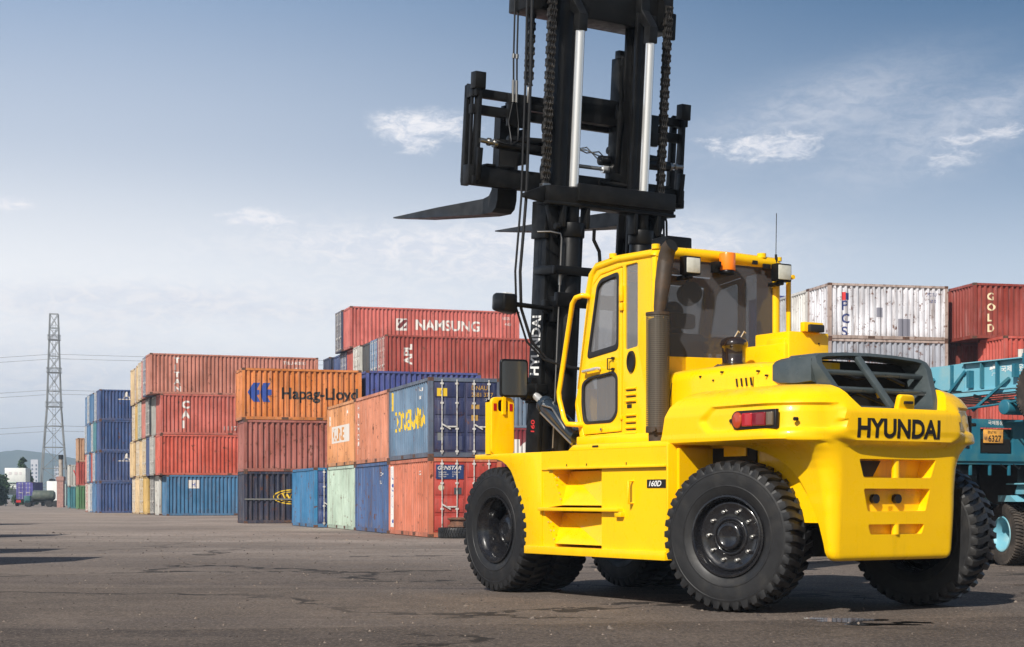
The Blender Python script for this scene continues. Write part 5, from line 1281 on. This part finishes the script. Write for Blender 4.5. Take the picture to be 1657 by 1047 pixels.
def axles(t,xs):
    for x in xs:
        b=MB(); b.cyl((x,-1.0,.60),(x,1.0,.60),.07,n=14); b.box(x-.45,x+.45,.42,.50,.68,.74); b.box(x-.45,x+.45,-.50,-.42,.68,.74); b.build('axle',BLK,t)
        for s in (1,-1):
            lwheel(t,(x,1.09*s,.60),0 if s>0 else PI,.3*x); lwheel(t,(x,.76*s,.60),0 if s>0 else PI,.7*x)
# lowest chassis, on the ground
def place(pxx,d): return ((pxx-CX)*d/FPX,d)
w0=place(1632,31.3); ang=R(11)
def off(p,ang,dx,dy):   # local (x forward, y left) from world
    fx,fy=-math.sin(ang),math.cos(ang); lx,ly=-math.cos(ang),-math.sin(ang); return (p[0]-dx*fx-dy*lx,p[1]-dx*fy-dy*ly)
p0=off(w0,ang,1.6,1.09)
T0=chassis('lowest teal container trailer standing on its wheels under the stacked ones',(p0[0],p0[1],0),ang)
axles(T0,(1.6,2.84))
b=MB(); b.box(.25,4.2,1.05,1.12,1.36,1.56); b.box(.25,4.2,-1.12,-1.05,1.36,1.56); b.box(1.9,2.0,1.04,1.13,1.15,1.36); b.box(.4,4.0,.6,1.2,1.54,1.57); b.build('side_rail',TEALP,T0,bevel=.01)
b=MB(); b.prism([(1.0,1.22),(1.25,1.34),(2.2,1.34),(2.5,1.22)],'y',.92,1.25); b.build('mudguard',TEALP,T0)
# middle chassis with the rear bumper and the number plate
ang2=R(24); q0=place(1541,30.0); p1=off(q0,ang2,0,1.22)
T1=chassis('middle teal trailer with the orange number plate 6327 and red tail lamp',(p1[0],p1[1],1.35),ang2,bumper=True)
b=MB()
for k_ in range(4): b.tube([(.05,.2-.3*k_,.70),(-.02,.1-.3*k_,.55),(.02,-.05-.3*k_,.48),(.05,-.2-.3*k_,.66)],.014,6)
b.build('air_hose',RUBH,T1,smooth=50)
b=MB()
for y_ in (-.55,-.1,.35,.8): b.box(-.005,.03,y_-.03,y_+.03,.36,.64)
b.box(-.02,.04,-1.2,1.2,.56,.63); b.build('under_run_bar',TEAL,T1,bevel=.006)
b=MB()
for y_ in (-.9,.9): b.box(.12,.16,y_-.24,y_+.24,-.12,.45)
b.build('mud_flap',RUB,T1)
M1=Matrix.Translation((0,0,0))@PX_
W_=1.22
pl=plate_at('rear_bumper',TEAL,T1,Matrix.Translation((-.03,0,0))@PX_,[(-W_,.62),(W_,.62),(W_,1.40),(-W_,1.40)],
   [[(.83,.84),(1.14,.84),(1.14,1.22),(.83,1.22)],[(-.14,.76),(.62,.76),(.62,1.24),(-.14,1.24)],[(-1.14,.84),(-.83,.84),(-.83,1.22),(-1.14,1.22)]],.05,.004)
b=MB(); b.box(.0,.02,-.13,.61,.78,1.22); b.box(.0,.02,.72,1.12,.86,1.2); b.box(.0,.02,-1.12,-.72,.86,1.2); b.build('bumper_back_plate',DARK,pl)
b=MB(); b.box(-.045,-.015,.90,1.12,.98,1.20); b.box(-.045,-.015,-1.12,-.90,.98,1.20); b.build('lamp_panel',mat('grey_blue_panel',(.08,.15,.20),.5),pl)
b=MB(); b.cyl((-.045,1.02,1.09),(-.065,1.02,1.09),.055,n=20); b.cyl((-.045,-1.02,1.09),(-.065,-1.02,1.09),.055,n=20); b.build('tail_lamp',REDL,pl,smooth=50)
b=MB(); b.prism([(1.21,1.27),(.84,1.27),(.84,1.385),(1.21,1.385)],'x',-.062,-.058); o=b.build('warning_board',mat('board_orange',(.75,.27,.05),.5),pl)
b=MB(); b.prism([(1.10,1.27),(.98,1.27),(.90,1.385),(1.02,1.385)],'x',-.066,-.064); b.build('board_stripe',mat('board_red',(.45,.06,.03),.5),o)
b=MB(); b.box(-.03,-.01,.07,.52,.96,1.21); npl=b.build('number_plate',mat('plate_orange',(.78,.38,.07),.5,noise=(8,(.5,.25,.08),.45,.7)),pl,bevel=.003)
me=text_mesh('6327',.165,.018,.92); paint_mark(me,KMK,'plate_number',npl,Matrix.Translation((-.033,.42,.985))@MR)
me=text_mesh('바',.08,.01,1); paint_mark(me,KMK,'plate_number',npl,Matrix.Translation((-.033,.51,1.01))@MR)
me=text_mesh('경남 95',.062,.005,1.1); paint_mark(me,KMK,'plate_number',npl,Matrix.Translation((-.033,.44,1.135))@MR)
me=text_mesh('국제통운',.085,.012,1.15); paint_mark(me,WHT,'company_lettering',pl,Matrix.Translation((-.060,.45,1.30))@MR)
b=MB()
for y in (-.8,.8):
    for x in (.75,1.9,3.05): b.cyl((x,y-.32,.36),(x,y+.32,.36),.54,n=32)
b.build('tyre',RUB,T1,smooth=40)  # plain tyres, also added as dark fill for the shaded gap
b=MB(); b.box(.05,9,-1.15,1.15,.70,.74); b.box(.05,3.2,.98,1.02,.45,.95); b.build('dark_backing',DARK,T1)  # near-black sheets added to imitate the shadow under this chassis
me=text_mesh('2100\n  5',.12,.01,1); paint_mark(me,WHT,'axle_marking',T1,Matrix.Translation((.03,1.40,.60))@MR) if False else None
# top chassis
ang3=R(27.6); r0=place(1712,29.5); 
T2=chassis('upper pale blue trailer frame with white lettering and its wheels hanging above',(r0[0]+.45,r0[1]+.1,2.66),ang3,pale=True,beam_h=.50)
b=MB(); b.box(-1.2,2.3,.60,.62,.68,1.19); b.box(-1.2,2.3,.60,.72,1.19,1.21); b.box(-1.2,2.3,.60,.70,.655,.68)
b.prism([(2.3,1.21),(4.2,1.15),(4.2,.95),(3.4,.9),(2.9,.72),(2.3,.68)],'y',.60,.64); b.build('web_plate',TEALP,T2)
me=text_mesh('국제통운',.13,.012,1.2); paint_mark(me,WHT,'company_lettering',T2,Matrix.Translation((1.35,.626,.98))@MS)
me=text_mesh('*',.46,.05,1.0); paint_mark(me,WHT,'company_mark',T2,Matrix.Translation((1.62,.626,.78))@MS)
b=MB()
b.bar((2.25,.66,1.05),(3.0,.80,.25),.05,.05); b.bar((1.1,.66,.85),(1.9,.80,.28),.05,.05); b.bar((2.3,.4,.6),(1.2,-.4,.1),.06,.06); b.bar((0.9,.4,.6),(.2,-.3,.05),.06,.06)
b.tube([(.2,.85,.45),(1.2,.85,.36),(2.9,.85,.27),(4.0,.85,.22)],.022,8); b.bar((0.0,.7,1.0),(.75,.85,.45),.05,.05); b.tube([(.2,.6,.05),(4,.6,.02)],.02,6)
b.bar((3.1,.66,.95),(3.8,.8,.4),.07,.07); b.box(2.05,2.12,.63,.75,.72,1.05); b.box(.88,.95,.63,.75,.85,1.10); b.build('brace',TEAL,T2)
b=MB(); b.box(.35,.75,.40,.75,.30,.70); b.box(.45,.65,.45,.70,.12,.30); b.build('landing_leg',TEAL,T2,bevel=.01)
b=MB()
for k_ in range(5): b.tube([(-.8,.70+.03*k_,.62-.04*k_),(1.0,.72+.02*k_,.58-.05*k_),(2.2,.70,.55-.03*k_),(3.6,.66,.50-.04*k_)],.012,6)
b.build('air_hose',RUBH,T2,smooth=50)
b=MB(); b.cyl((1.0,.3,.30),(1.0,.9,.30),.14,n=20); b.build('air_tank',TEAL,T2,smooth=50,bevel=.02)
b=MB()
for x_ in (.2,.6,1.4,1.8,2.6): b.box(x_-.02,x_+.02,.62,.70,.70,1.19)
b.build('web_stiffener',TEAL,T2)
b=MB(); b.box(3.7,4.5,.45,.95,1.0,1.1); b.cyl((3.8,.8,.75),(3.8,.8,1.15),.05,n=10); b.cyl((4.1,.8,.75),(4.1,.8,1.15),.05,n=10); b.build('gooseneck_coupling',TEALP,T2,bevel=.01)
for s in (1,-1): lwheel(T2,(-.15,1.02*s,.52),0 if s>0 else PI)
b=MB(); b.cyl((-.15,-1,.52),(-.15,1,.52),.07,n=12); b.build('axle',BLK,T2)
# ================================================================== tyres lying by the red doors
def flat_tyre(label,loc,Rr,w,rust):
    t=thing('old_tyre',label,'tyre',loc,.3,None,rot=(R(90),0,.4))
    me=cmesh(('ft',Rr),lambda:tyre_mesh(Rr,w,44,Rr*.55)); 
    return t,me
m_=tyre_mesh(.62,.34,44,.34); m_.materials.clear(); m_.materials.append(RUB)
x,y=place(740,52.4); o=link('old_tyre',m_,None,(x,y,.17),(R(90),0,0),label='flat black lorry tyre lying on the ground by the red container doors',category='tyre')
b=MB(); b.lathe([(.30,-.16),(.44,-.14),(.44,-.10),(.36,-.06),(.36,.06),(.44,.10),(.44,.14),(.30,.16),(.28,.0)],n=32,closed=True); b.cyl((0,-.02,0),(0,.03,0),.3,n=24)
o=b.build('wheel_rim',mat('rusty_rim',(.11,.055,.035),.7,noise=(6,(.20,.09,.05),.4,.7)),None,smooth=40); o.location=(x+.12,y+.05,.50); o.rotation_euler=(R(90),0,0); o['label']='rusty brown wheel rim lying on top of the flat black tyre'; o['category']='wheel rim'
# ================================================================== far things at the left
STEELG=mat('pylon_grey_steel',(.17,.18,.185),.55)
def pylon():
    d_=350; cx_=(87.5-CX)*d_/FPX; t=thing('lattice_tower','tall grey steel lattice pylon carrying the power lines','pylon',(cx_,d_,0),R(12))
    H_=40.5; lv=[0,3.5,7.5,12,16.5,20.7,24,28,31.5,35,37.5,H_]
    def wz(z): return 3.0+(.95-3.0)*min(1,z/22)**.8 if z<22 else 1.25-(z-22)/18.5*.42
    def wz(z): return 3.0-1.55*(z/20.7) if z<20.7 else 1.45-.6*(z-20.7)/19.8
    for sx in (1,-1):
        for sy in (1,-1):
            b=MB(); pts=[(sx*wz(z),sy*wz(z),z) for z in (0,20.7,H_)]
            for i in range(2): b.bar(pts[i],pts[i+1],.24,.24)
            b.build('tower_leg',STEELG,t)
    for f in range(4):
        b=MB()
        for i in range(len(lv)-1):
            z0,z1=lv[i],lv[i+1]; w0_,w1=wz(z0),wz(z1); Rm=Matrix.Rotation(PI/2*f,4,'Z')
            A=[Rm@Vector(v) for v in ((-w0_,w0_,z0),(w0_,w0_,z0),(-w1,w1,z1),(w1,w1,z1))]
            if i%2==0 or i>5: b.bar(A[0],A[3],.11,.11)
            if i%2==1 or i>5: b.bar(A[1],A[2],.11,.11)
            b.bar(A[2],A[3],.12,.12)
        b.build('lattice_bracing',STEELG,t)
    for z in (20.7,28,35):
        b=MB(); w=wz(z)+.25; b.box(-w,w,-w,w,z-.1,z)
        for s in (1,-1): b.box(-w,w,s*w-.04,s*w+.04,z+.9,z+1.0); b.box(s*w-.04,s*w+.04,-w,w,z+.9,z+1.0)
        for i in range(7):
            for s in (1,-1): b.box(-w+2*w*i/6-.03,-w+2*w*i/6+.03,s*w-.03,s*w+.03,z,z+1.0)
        b.build('platform',STEELG,t)
    b=MB(); b.box(-.35,.35,-.35,.35,0,H_-1); b2=MB()
    for z in range(0,39): b2.box(-.3,.3,.30,.34,z,z+.06)
    for s in (-.3,.3): b2.box(s-.03,s+.03,.30,.34,0,39)
    b2.build('ladder',STEELG,t)
    return cx_
pcx=pylon()
WIRE=mat('cable_metal',(.10,.10,.11),.5)
for i,(zl,name_) in enumerate(((31.8,'upper'),(31.1,'upper'),(24.2,'middle'),(23.5,'middle'),(16.6,'lower'),(15.6,'lower'))):
    b=MB(); pts=[]
    dy=(-1.5,1.5)[i%2]
    for k_ in range(41):
        u=-1+k_/20.0; xx=pcx+u*150; yy=350+dy+(-u*18 if u<0 else -u*10)
        sag=7.5*abs(u)*(1.55-abs(u)) if u<0 else 3.6*u*(2-u)
        pts.append((xx,yy,zl-sag*.75))
    b.tube(pts,.035,5)
    b.build('power_cable',WIRE,None,label='%s cable of the %s pair of power lines slung from the pylon'%(('front','rear')[i%2],name_),category='power line',group='power lines on the pylon')
# mountains
def hills():
    rid=[(-400,790),(-150,760),(0,738),(25,729),(45,727.5),(70,731),(95,736),(120,742),(160,750),(220,757),(400,765),(700,772),(1000,775),(1400,768),(2000,780),(2400,800)]
    d_=2600; vs=[];fs=[]; rnd=random.Random(3); n=len(rid); cols=140
    def ridge(xp):
        for i in range(n-1):
            if xp<=rid[i+1][0]:
                t=(xp-rid[i][0])/(rid[i+1][0]-rid[i][0]); t=max(0,t); t=t*t*(3-2*t); return rid[i][1]*(1-t)+rid[i+1][1]*t
        return rid[-1][1]
    rows=8
    for j in range(rows+1):
        f=j/rows
        for i in range(cols+1):
            xp=-400+2800*i/cols; hz=(HY-ridge(xp)+1.5*math.sin(i*1.7)*.4+rnd.uniform(-.25,.25))*d_/FPX+1.3
            xx=(xp-CX)*d_/FPX; k_=f if f<=.6 else 1.2-f+.0
            prof=math.sin(min(f/.6,1)*PI/2)**1.2 if f<=.6 else 1-(f-.6)*.9
            vs.append((xx+rnd.uniform(-8,8)*(0<f<1),d_-700+f*1200+60*math.sin(i*.5+j),hz*prof+ (rnd.uniform(-4,4) if 0<f<.55 else 0)))
    for j in range(rows):
        for i in range(cols):
            a=j*(cols+1)+i; fs.append((a,a+1,a+cols+2,a+cols+1))
    b=MB(); b.add(vs,fs); b.build('hills',mat('wooded_hill',(.045,.075,.045),.95,noise=(.02,(.075,.10,.06),.4,.65)),None,smooth=80,kind='structure')
hills()
# conifer and hedge-like trees: trunk + leaf clumps
LEAF=mat('dark_foliage',(.028,.060,.020),.8,noise=(1.5,(.055,.105,.03),.4,.7))
BARK=mat('bark',(.06,.045,.03),.9)
def tree(label,x,y,h,r,conic,seed,n=2600,leaf=.42):
    rnd=random.Random(seed); t=thing('conifer_tree' if conic else 'broadleaf_tree',label,'tree',(x,y,0))
    b=MB(); b.tube([(0,0,0),(.1,0,h*.4),(0,.1,h*.75),(0,0,h*.95)],[.28,.2,.1,.03],8)
    for i in range(14):
        a=rnd.random()*6.28; z=h*(.15+.05*i); l=r*(1-z/h if conic else .7); b.tube([(0,0,z),(l*.6*math.cos(a),l*.6*math.sin(a),z+.3),(l*math.cos(a),l*math.sin(a),z+.5)],[.07,.05,.02],5)
    b.build('trunk',BARK,t,smooth=50)
    b=MB(); cl=[]
    for i in range(110):
        z=h*(rnd.uniform(.06,.98) if not conic else (.06+.92*rnd.random()**1.25)); R_=(r*(1-z/h)**.8+.15) if conic else r*math.sqrt(max(.05,1-((z/h-.55)/.5)**2)); a=rnd.random()*6.28; q_=rnd.uniform(.45,1)
        cl.append((R_*q_*math.cos(a),R_*q_*math.sin(a),z,rnd.uniform(.3,.6)*min(1.2,R_*.6+.25)))
    for i in range(n):
        cx_,cy_,cz,cr=rnd.choice(cl); p_=Vector((cx_,cy_,cz))+Vector((rnd.gauss(0,1),rnd.gauss(0,1),rnd.gauss(0,1)))*cr*.6
        u=Vector((rnd.gauss(0,1),rnd.gauss(0,1),rnd.gauss(0,.6))).normalized()*leaf*rnd.uniform(.5,1); v=u.cross(Vector((rnd.gauss(0,1),rnd.gauss(0,1),rnd.gauss(0,1)))).normalized()*leaf*.45
        b.add([p_-u,p_+v,p_+u,p_-v],[(0,1,2,3)])
    me=b.mesh('crown',LEAF,recalc=False); link('crown',me,t)
x,y=place(37,300); tree('dark pointed conifer standing behind the white cabin',x,y,8.6,1.7,True,5)
x,y=place(45,290); tree('shorter dark conifer right of the pointed one',x,y,6.0,1.5,True,6)
x,y=place(-2,260); tree('dark leafy tree at the left edge of the picture',x,y,4.6,1.3,False,7,3500)
x,y=place(-34,255); tree('dark leafy tree just outside the left edge',x,y,5.6,2.4,False,8,3000)
# white cabin on posts
CW_=mat('white_cladding',(.72,.73,.70),.6,noise=(1,(.60,.63,.62),.4,.7))
x,y=place(24.5,263); t=thing('site_cabin','two-storey white site cabin on posts at the far left','cabin',(x,y,0),R(6)); t.scale=(1.13,1.13,1.13)
b=MB(); b.box(-1.45,1.45,0,3.5,3.35,5.35); b.build('wall',CW_,t,bevel=.03)
b=MB(); b.box(-1.3,1.2,.2,3.4,1.55,3.2); b.build('lower_wall',CW_,t)
b=MB()
for i in range(5): b.box(-1.3,1.2,.15,.19,1.7+.3*i,1.75+.3*i)
b.box(-1.5,1.5,-.05,3.55,3.24,3.34); b.build('floor_band',mat('pale_green_trim',(.42,.52,.48),.6),t)
for xx in (-1.32,1.32): 
    b=MB(); b.box(xx-.09,xx+.09,0,.18,0,3.3); b.build('post',CW_,t)
b=MB(); b.box(-.9,-.5,-.03,-.01,4.4,4.8); b.box(-.1,.3,-.03,-.01,4.4,4.8); b.box(.6,.9,-.03,-.01,4.4,4.8); b.build('faded_sign',mat('faded_sign',(.62,.58,.58),.6),t)
# violet container on a lorry chassis
x,y=place(23,245); t=thing('container_lorry','lorry chassis at the far left carrying the violet container','lorry',(x,y,0),0)
b=MB(); b.box(0,2.9,0,7.5,.75,1.0); b.box(-.0,.35,.0,.3,.45,.95); b.build('chassis_frame',BLK,t)
for yy in (.7,6.4):
    for xx in (.25,2.5):
        b=MB(); b.cyl((xx-.2,yy,.5),(xx+.2,yy,.5),.5,n=20); b.build('tyre',RUB,t,smooth=40)
b=MB(); b.box(.3,1.0,-.03,-.01,.55,.9); b.build('red_board',REDL,t)
container('violet-blue container riding on the lorry at the far left',(x+.1,y+.1,1.0),R(-4),6.06,2.45,C_(70,68,150),None,doors='near') if False else None
cv=container('violet-blue container riding on the lorry at the far left',(x+2.75,y+.05,1.02),R(92),6.06,STD,C_(74,70,156),None,doors='near')
# tanker lorry
x,y=place(73,225); t=thing('tanker_lorry','grey-green tanker lorry parked at the foot of the pylon','tanker lorry',(x,y,0),R(8))
b=MB(); T=Matrix.Translation((-.2,0,1.55))@Matrix.Rotation(R(90),4,'Z'); b.lathe([(0,-1.6),(.45,-1.55),(.72,-1.3),(.74,1.3),(.45,1.5),(0,1.55)],T=T,n=24); b.build('tank',mat('dull_green_tank',(.08,.10,.085),.5,noise=(2,(.14,.15,.12),.4,.7)),t,smooth=50)
b=MB(); b.box(-2.0,1.9,-.6,.6,.6,.85); b.build('chassis_frame',BLK,t)
b=MB(); b.box(-2.7,-1.85,-.9,.9,.5,1.55); b.build('driver_cab',mat('dark_teal_paint',(.03,.10,.11),.5),t,bevel=.08)
for xx in (-2.2,.6,1.5): b=MB(); b.cyl((xx,-.9,.45),(xx,-.6,.45),.45,n=20); b.cyl((xx,.6,.45),(xx,.9,.45),.45,n=20); b.build('wheel_pair',RUB,t,smooth=40)
# white plant building with silos and brick chimney
x,y=place(88,262); t=thing('plant_building','white windowless plant building behind the tanker lorry','building',(x,y,0),R(5))
b=MB(); b.box(-1.2,1.0,0,5,0,3.9); b.build('wall',CW_,t,bevel=.03); b=MB(); b.box(-1.0,-.4,1,3,3.9,4.3); b.build('roof_vent',BLK2,t)
b=MB(); b.box(1.0,1.7,.3,5,0,3.5); b.build('side_wing',mat('pale_green_trim',(.42,.52,.48),.6),t)
x,y=place(98.5,215); t=thing('chimney_stack','soot-topped chimney on a pinkish brick base left of the containers','chimney',(x,y,0))
b=MB(); b.cyl((0,0,4.0),(0,0,6.3),.27,n=20); b.build('flue',mat('pale_flue',(.38,.33,.28),.7,noise=(1.5,(.22,.18,.15),.4,.7)),t,smooth=50)
b=MB(); b.cyl((0,0,6.3),(0,0,6.9),.31,n=20); b.build('sooty_cap',DARK,t,smooth=50)
b=MB(); b.box(-.42,.42,-.4,.4,0,4.05); b.box(-.5,.5,-.5,.5,3.5,4.0); b.build('brick_base',mat('pink_brick',(.36,.20,.17),.85,noise=(6,(.26,.15,.13),.4,.6)),t)
# distant flats
x,y=place(56,900)
for i,(dx,w,h) in enumerate(((0,3.0,20.5),(4.2,2.2,17.5))):
    t=thing('apartment_tower','%s pale apartment tower in front of the hills'%('taller, left-hand' if i==0 else 'lower, right-hand'),'apartment block',(x+dx,y+i*30,0),R(15),'distant apartment towers')
    b=MB(); b.box(-w/2-.4,w/2+.4,-6,6,0,h+1.5); b.build('wall',mat('pale_concrete',(.55,.56,.60),.8),t)
    b=MB()
    for k_ in range(9): b.box(-w/2,-w/2+.8,-6.05,-6.01,1.5+k_*2.1,2.6+k_*2.1); b.box(w/2-.9,w/2-.1,-6.05,-6.01,1.5+k_*2.1,2.6+k_*2.1)
    b.build('window',mat('window_blue_grey',(.10,.13,.18),.2),t)

# ================================================================== HAZE
hz=MB(); hz.box(-3650,3650,-100,5300,-1,150)
HZM=bpy.data.materials.new('haze_air'); HZM.use_nodes=True; _n=HZM.node_tree; _n.nodes.clear()
_o=_n.nodes.new('ShaderNodeOutputMaterial'); _v=_n.nodes.new('ShaderNodeVolumePrincipled'); _v.inputs['Density'].default_value=.00038; _v.inputs['Color'].default_value=(.62,.79,1.0,1); _v.inputs['Anisotropy'].default_value=0.0
_n.links.new(_v.outputs[0],_o.inputs['Volume'])
if .00038>0: hz.build('haze',HZM,None,kind='stuff')

# ================================================================== every separate piece is a part of its own
_SP={}
def islands(me):
    if me.name in _SP: return _SP[me.name]
    n=len(me.vertices); par=list(range(n))
    def find(a):
        while par[a]!=a: par[a]=par[par[a]]; a=par[a]
        return a
    for e in me.edges:
        a,b_=find(e.vertices[0]),find(e.vertices[1])
        if a!=b_: par[a]=b_
    g={}
    for i in range(n): g.setdefault(find(i),[]).append(i)
    bb=[]
    for r_,vs in g.items():
        co=[me.vertices[i].co for i in vs]
        bb.append([[min(c[k] for c in co)-.015 for k in range(3)],[max(c[k] for c in co)+.015 for k in range(3)],[r_]])
    if len(bb)>120: _SP[me.name]=None; return None
    ch=True
    while ch:
        ch=False; i=0
        while i<len(bb):
            j=i+1
            while j<len(bb):
                A,B_=bb[i],bb[j]
                if all(A[0][k]<=B_[1][k] and B_[0][k]<=A[1][k] for k in range(3)):
                    A[0]=[min(A[0][k],B_[0][k]) for k in range(3)]; A[1]=[max(A[1][k],B_[1][k]) for k in range(3)]; A[2]+=B_[2]; bb.pop(j); ch=True
                else: j+=1
            i+=1
    if len(bb)<2 or len(bb)>24: _SP[me.name]=None; return None
    out=[]
    fr=[find(i) for i in range(n)]
    for A in bb:
        keep=set(A[2]); m2=me.copy(); bm=bmesh.new(); bm.from_mesh(m2); bm.verts.ensure_lookup_table()
        bmesh.ops.delete(bm,geom=[v for v in bm.verts if fr[v.index] not in keep],context='VERTS'); bm.to_mesh(m2); bm.free(); out.append(m2)
    _SP[me.name]=out; return out
SKIP=('lettering','number','marking','emblem','crown','body','head','lattice','frame','chain','capacity','ladder','mark','counterweight','hose','seal','main_beam','wall','roof','person','tyre_tread')
for o in list(scene.objects):
    if o.type!='MESH' or o.parent is None or any(k in o.name for k in SKIP): continue
    r_=islands(o.data)
    if not r_: continue
    base_=o.name.split('.')[0]; 
    if base_=='wheel_nuts': base_='wheel_nut'
    kids=list(o.children)
    sl_=[(s.link,s.material) for s in o.material_slots]
    for i,m2 in enumerate(r_):
        q_=o if i==0 else o.copy()
        q_.data=m2
        if i: COL.objects.link(q_); q_.name=base_
        else: q_.name=base_
        for k,(lk,mm) in enumerate(sl_):
            q_.material_slots[k].link=lk; q_.material_slots[k].material=mm
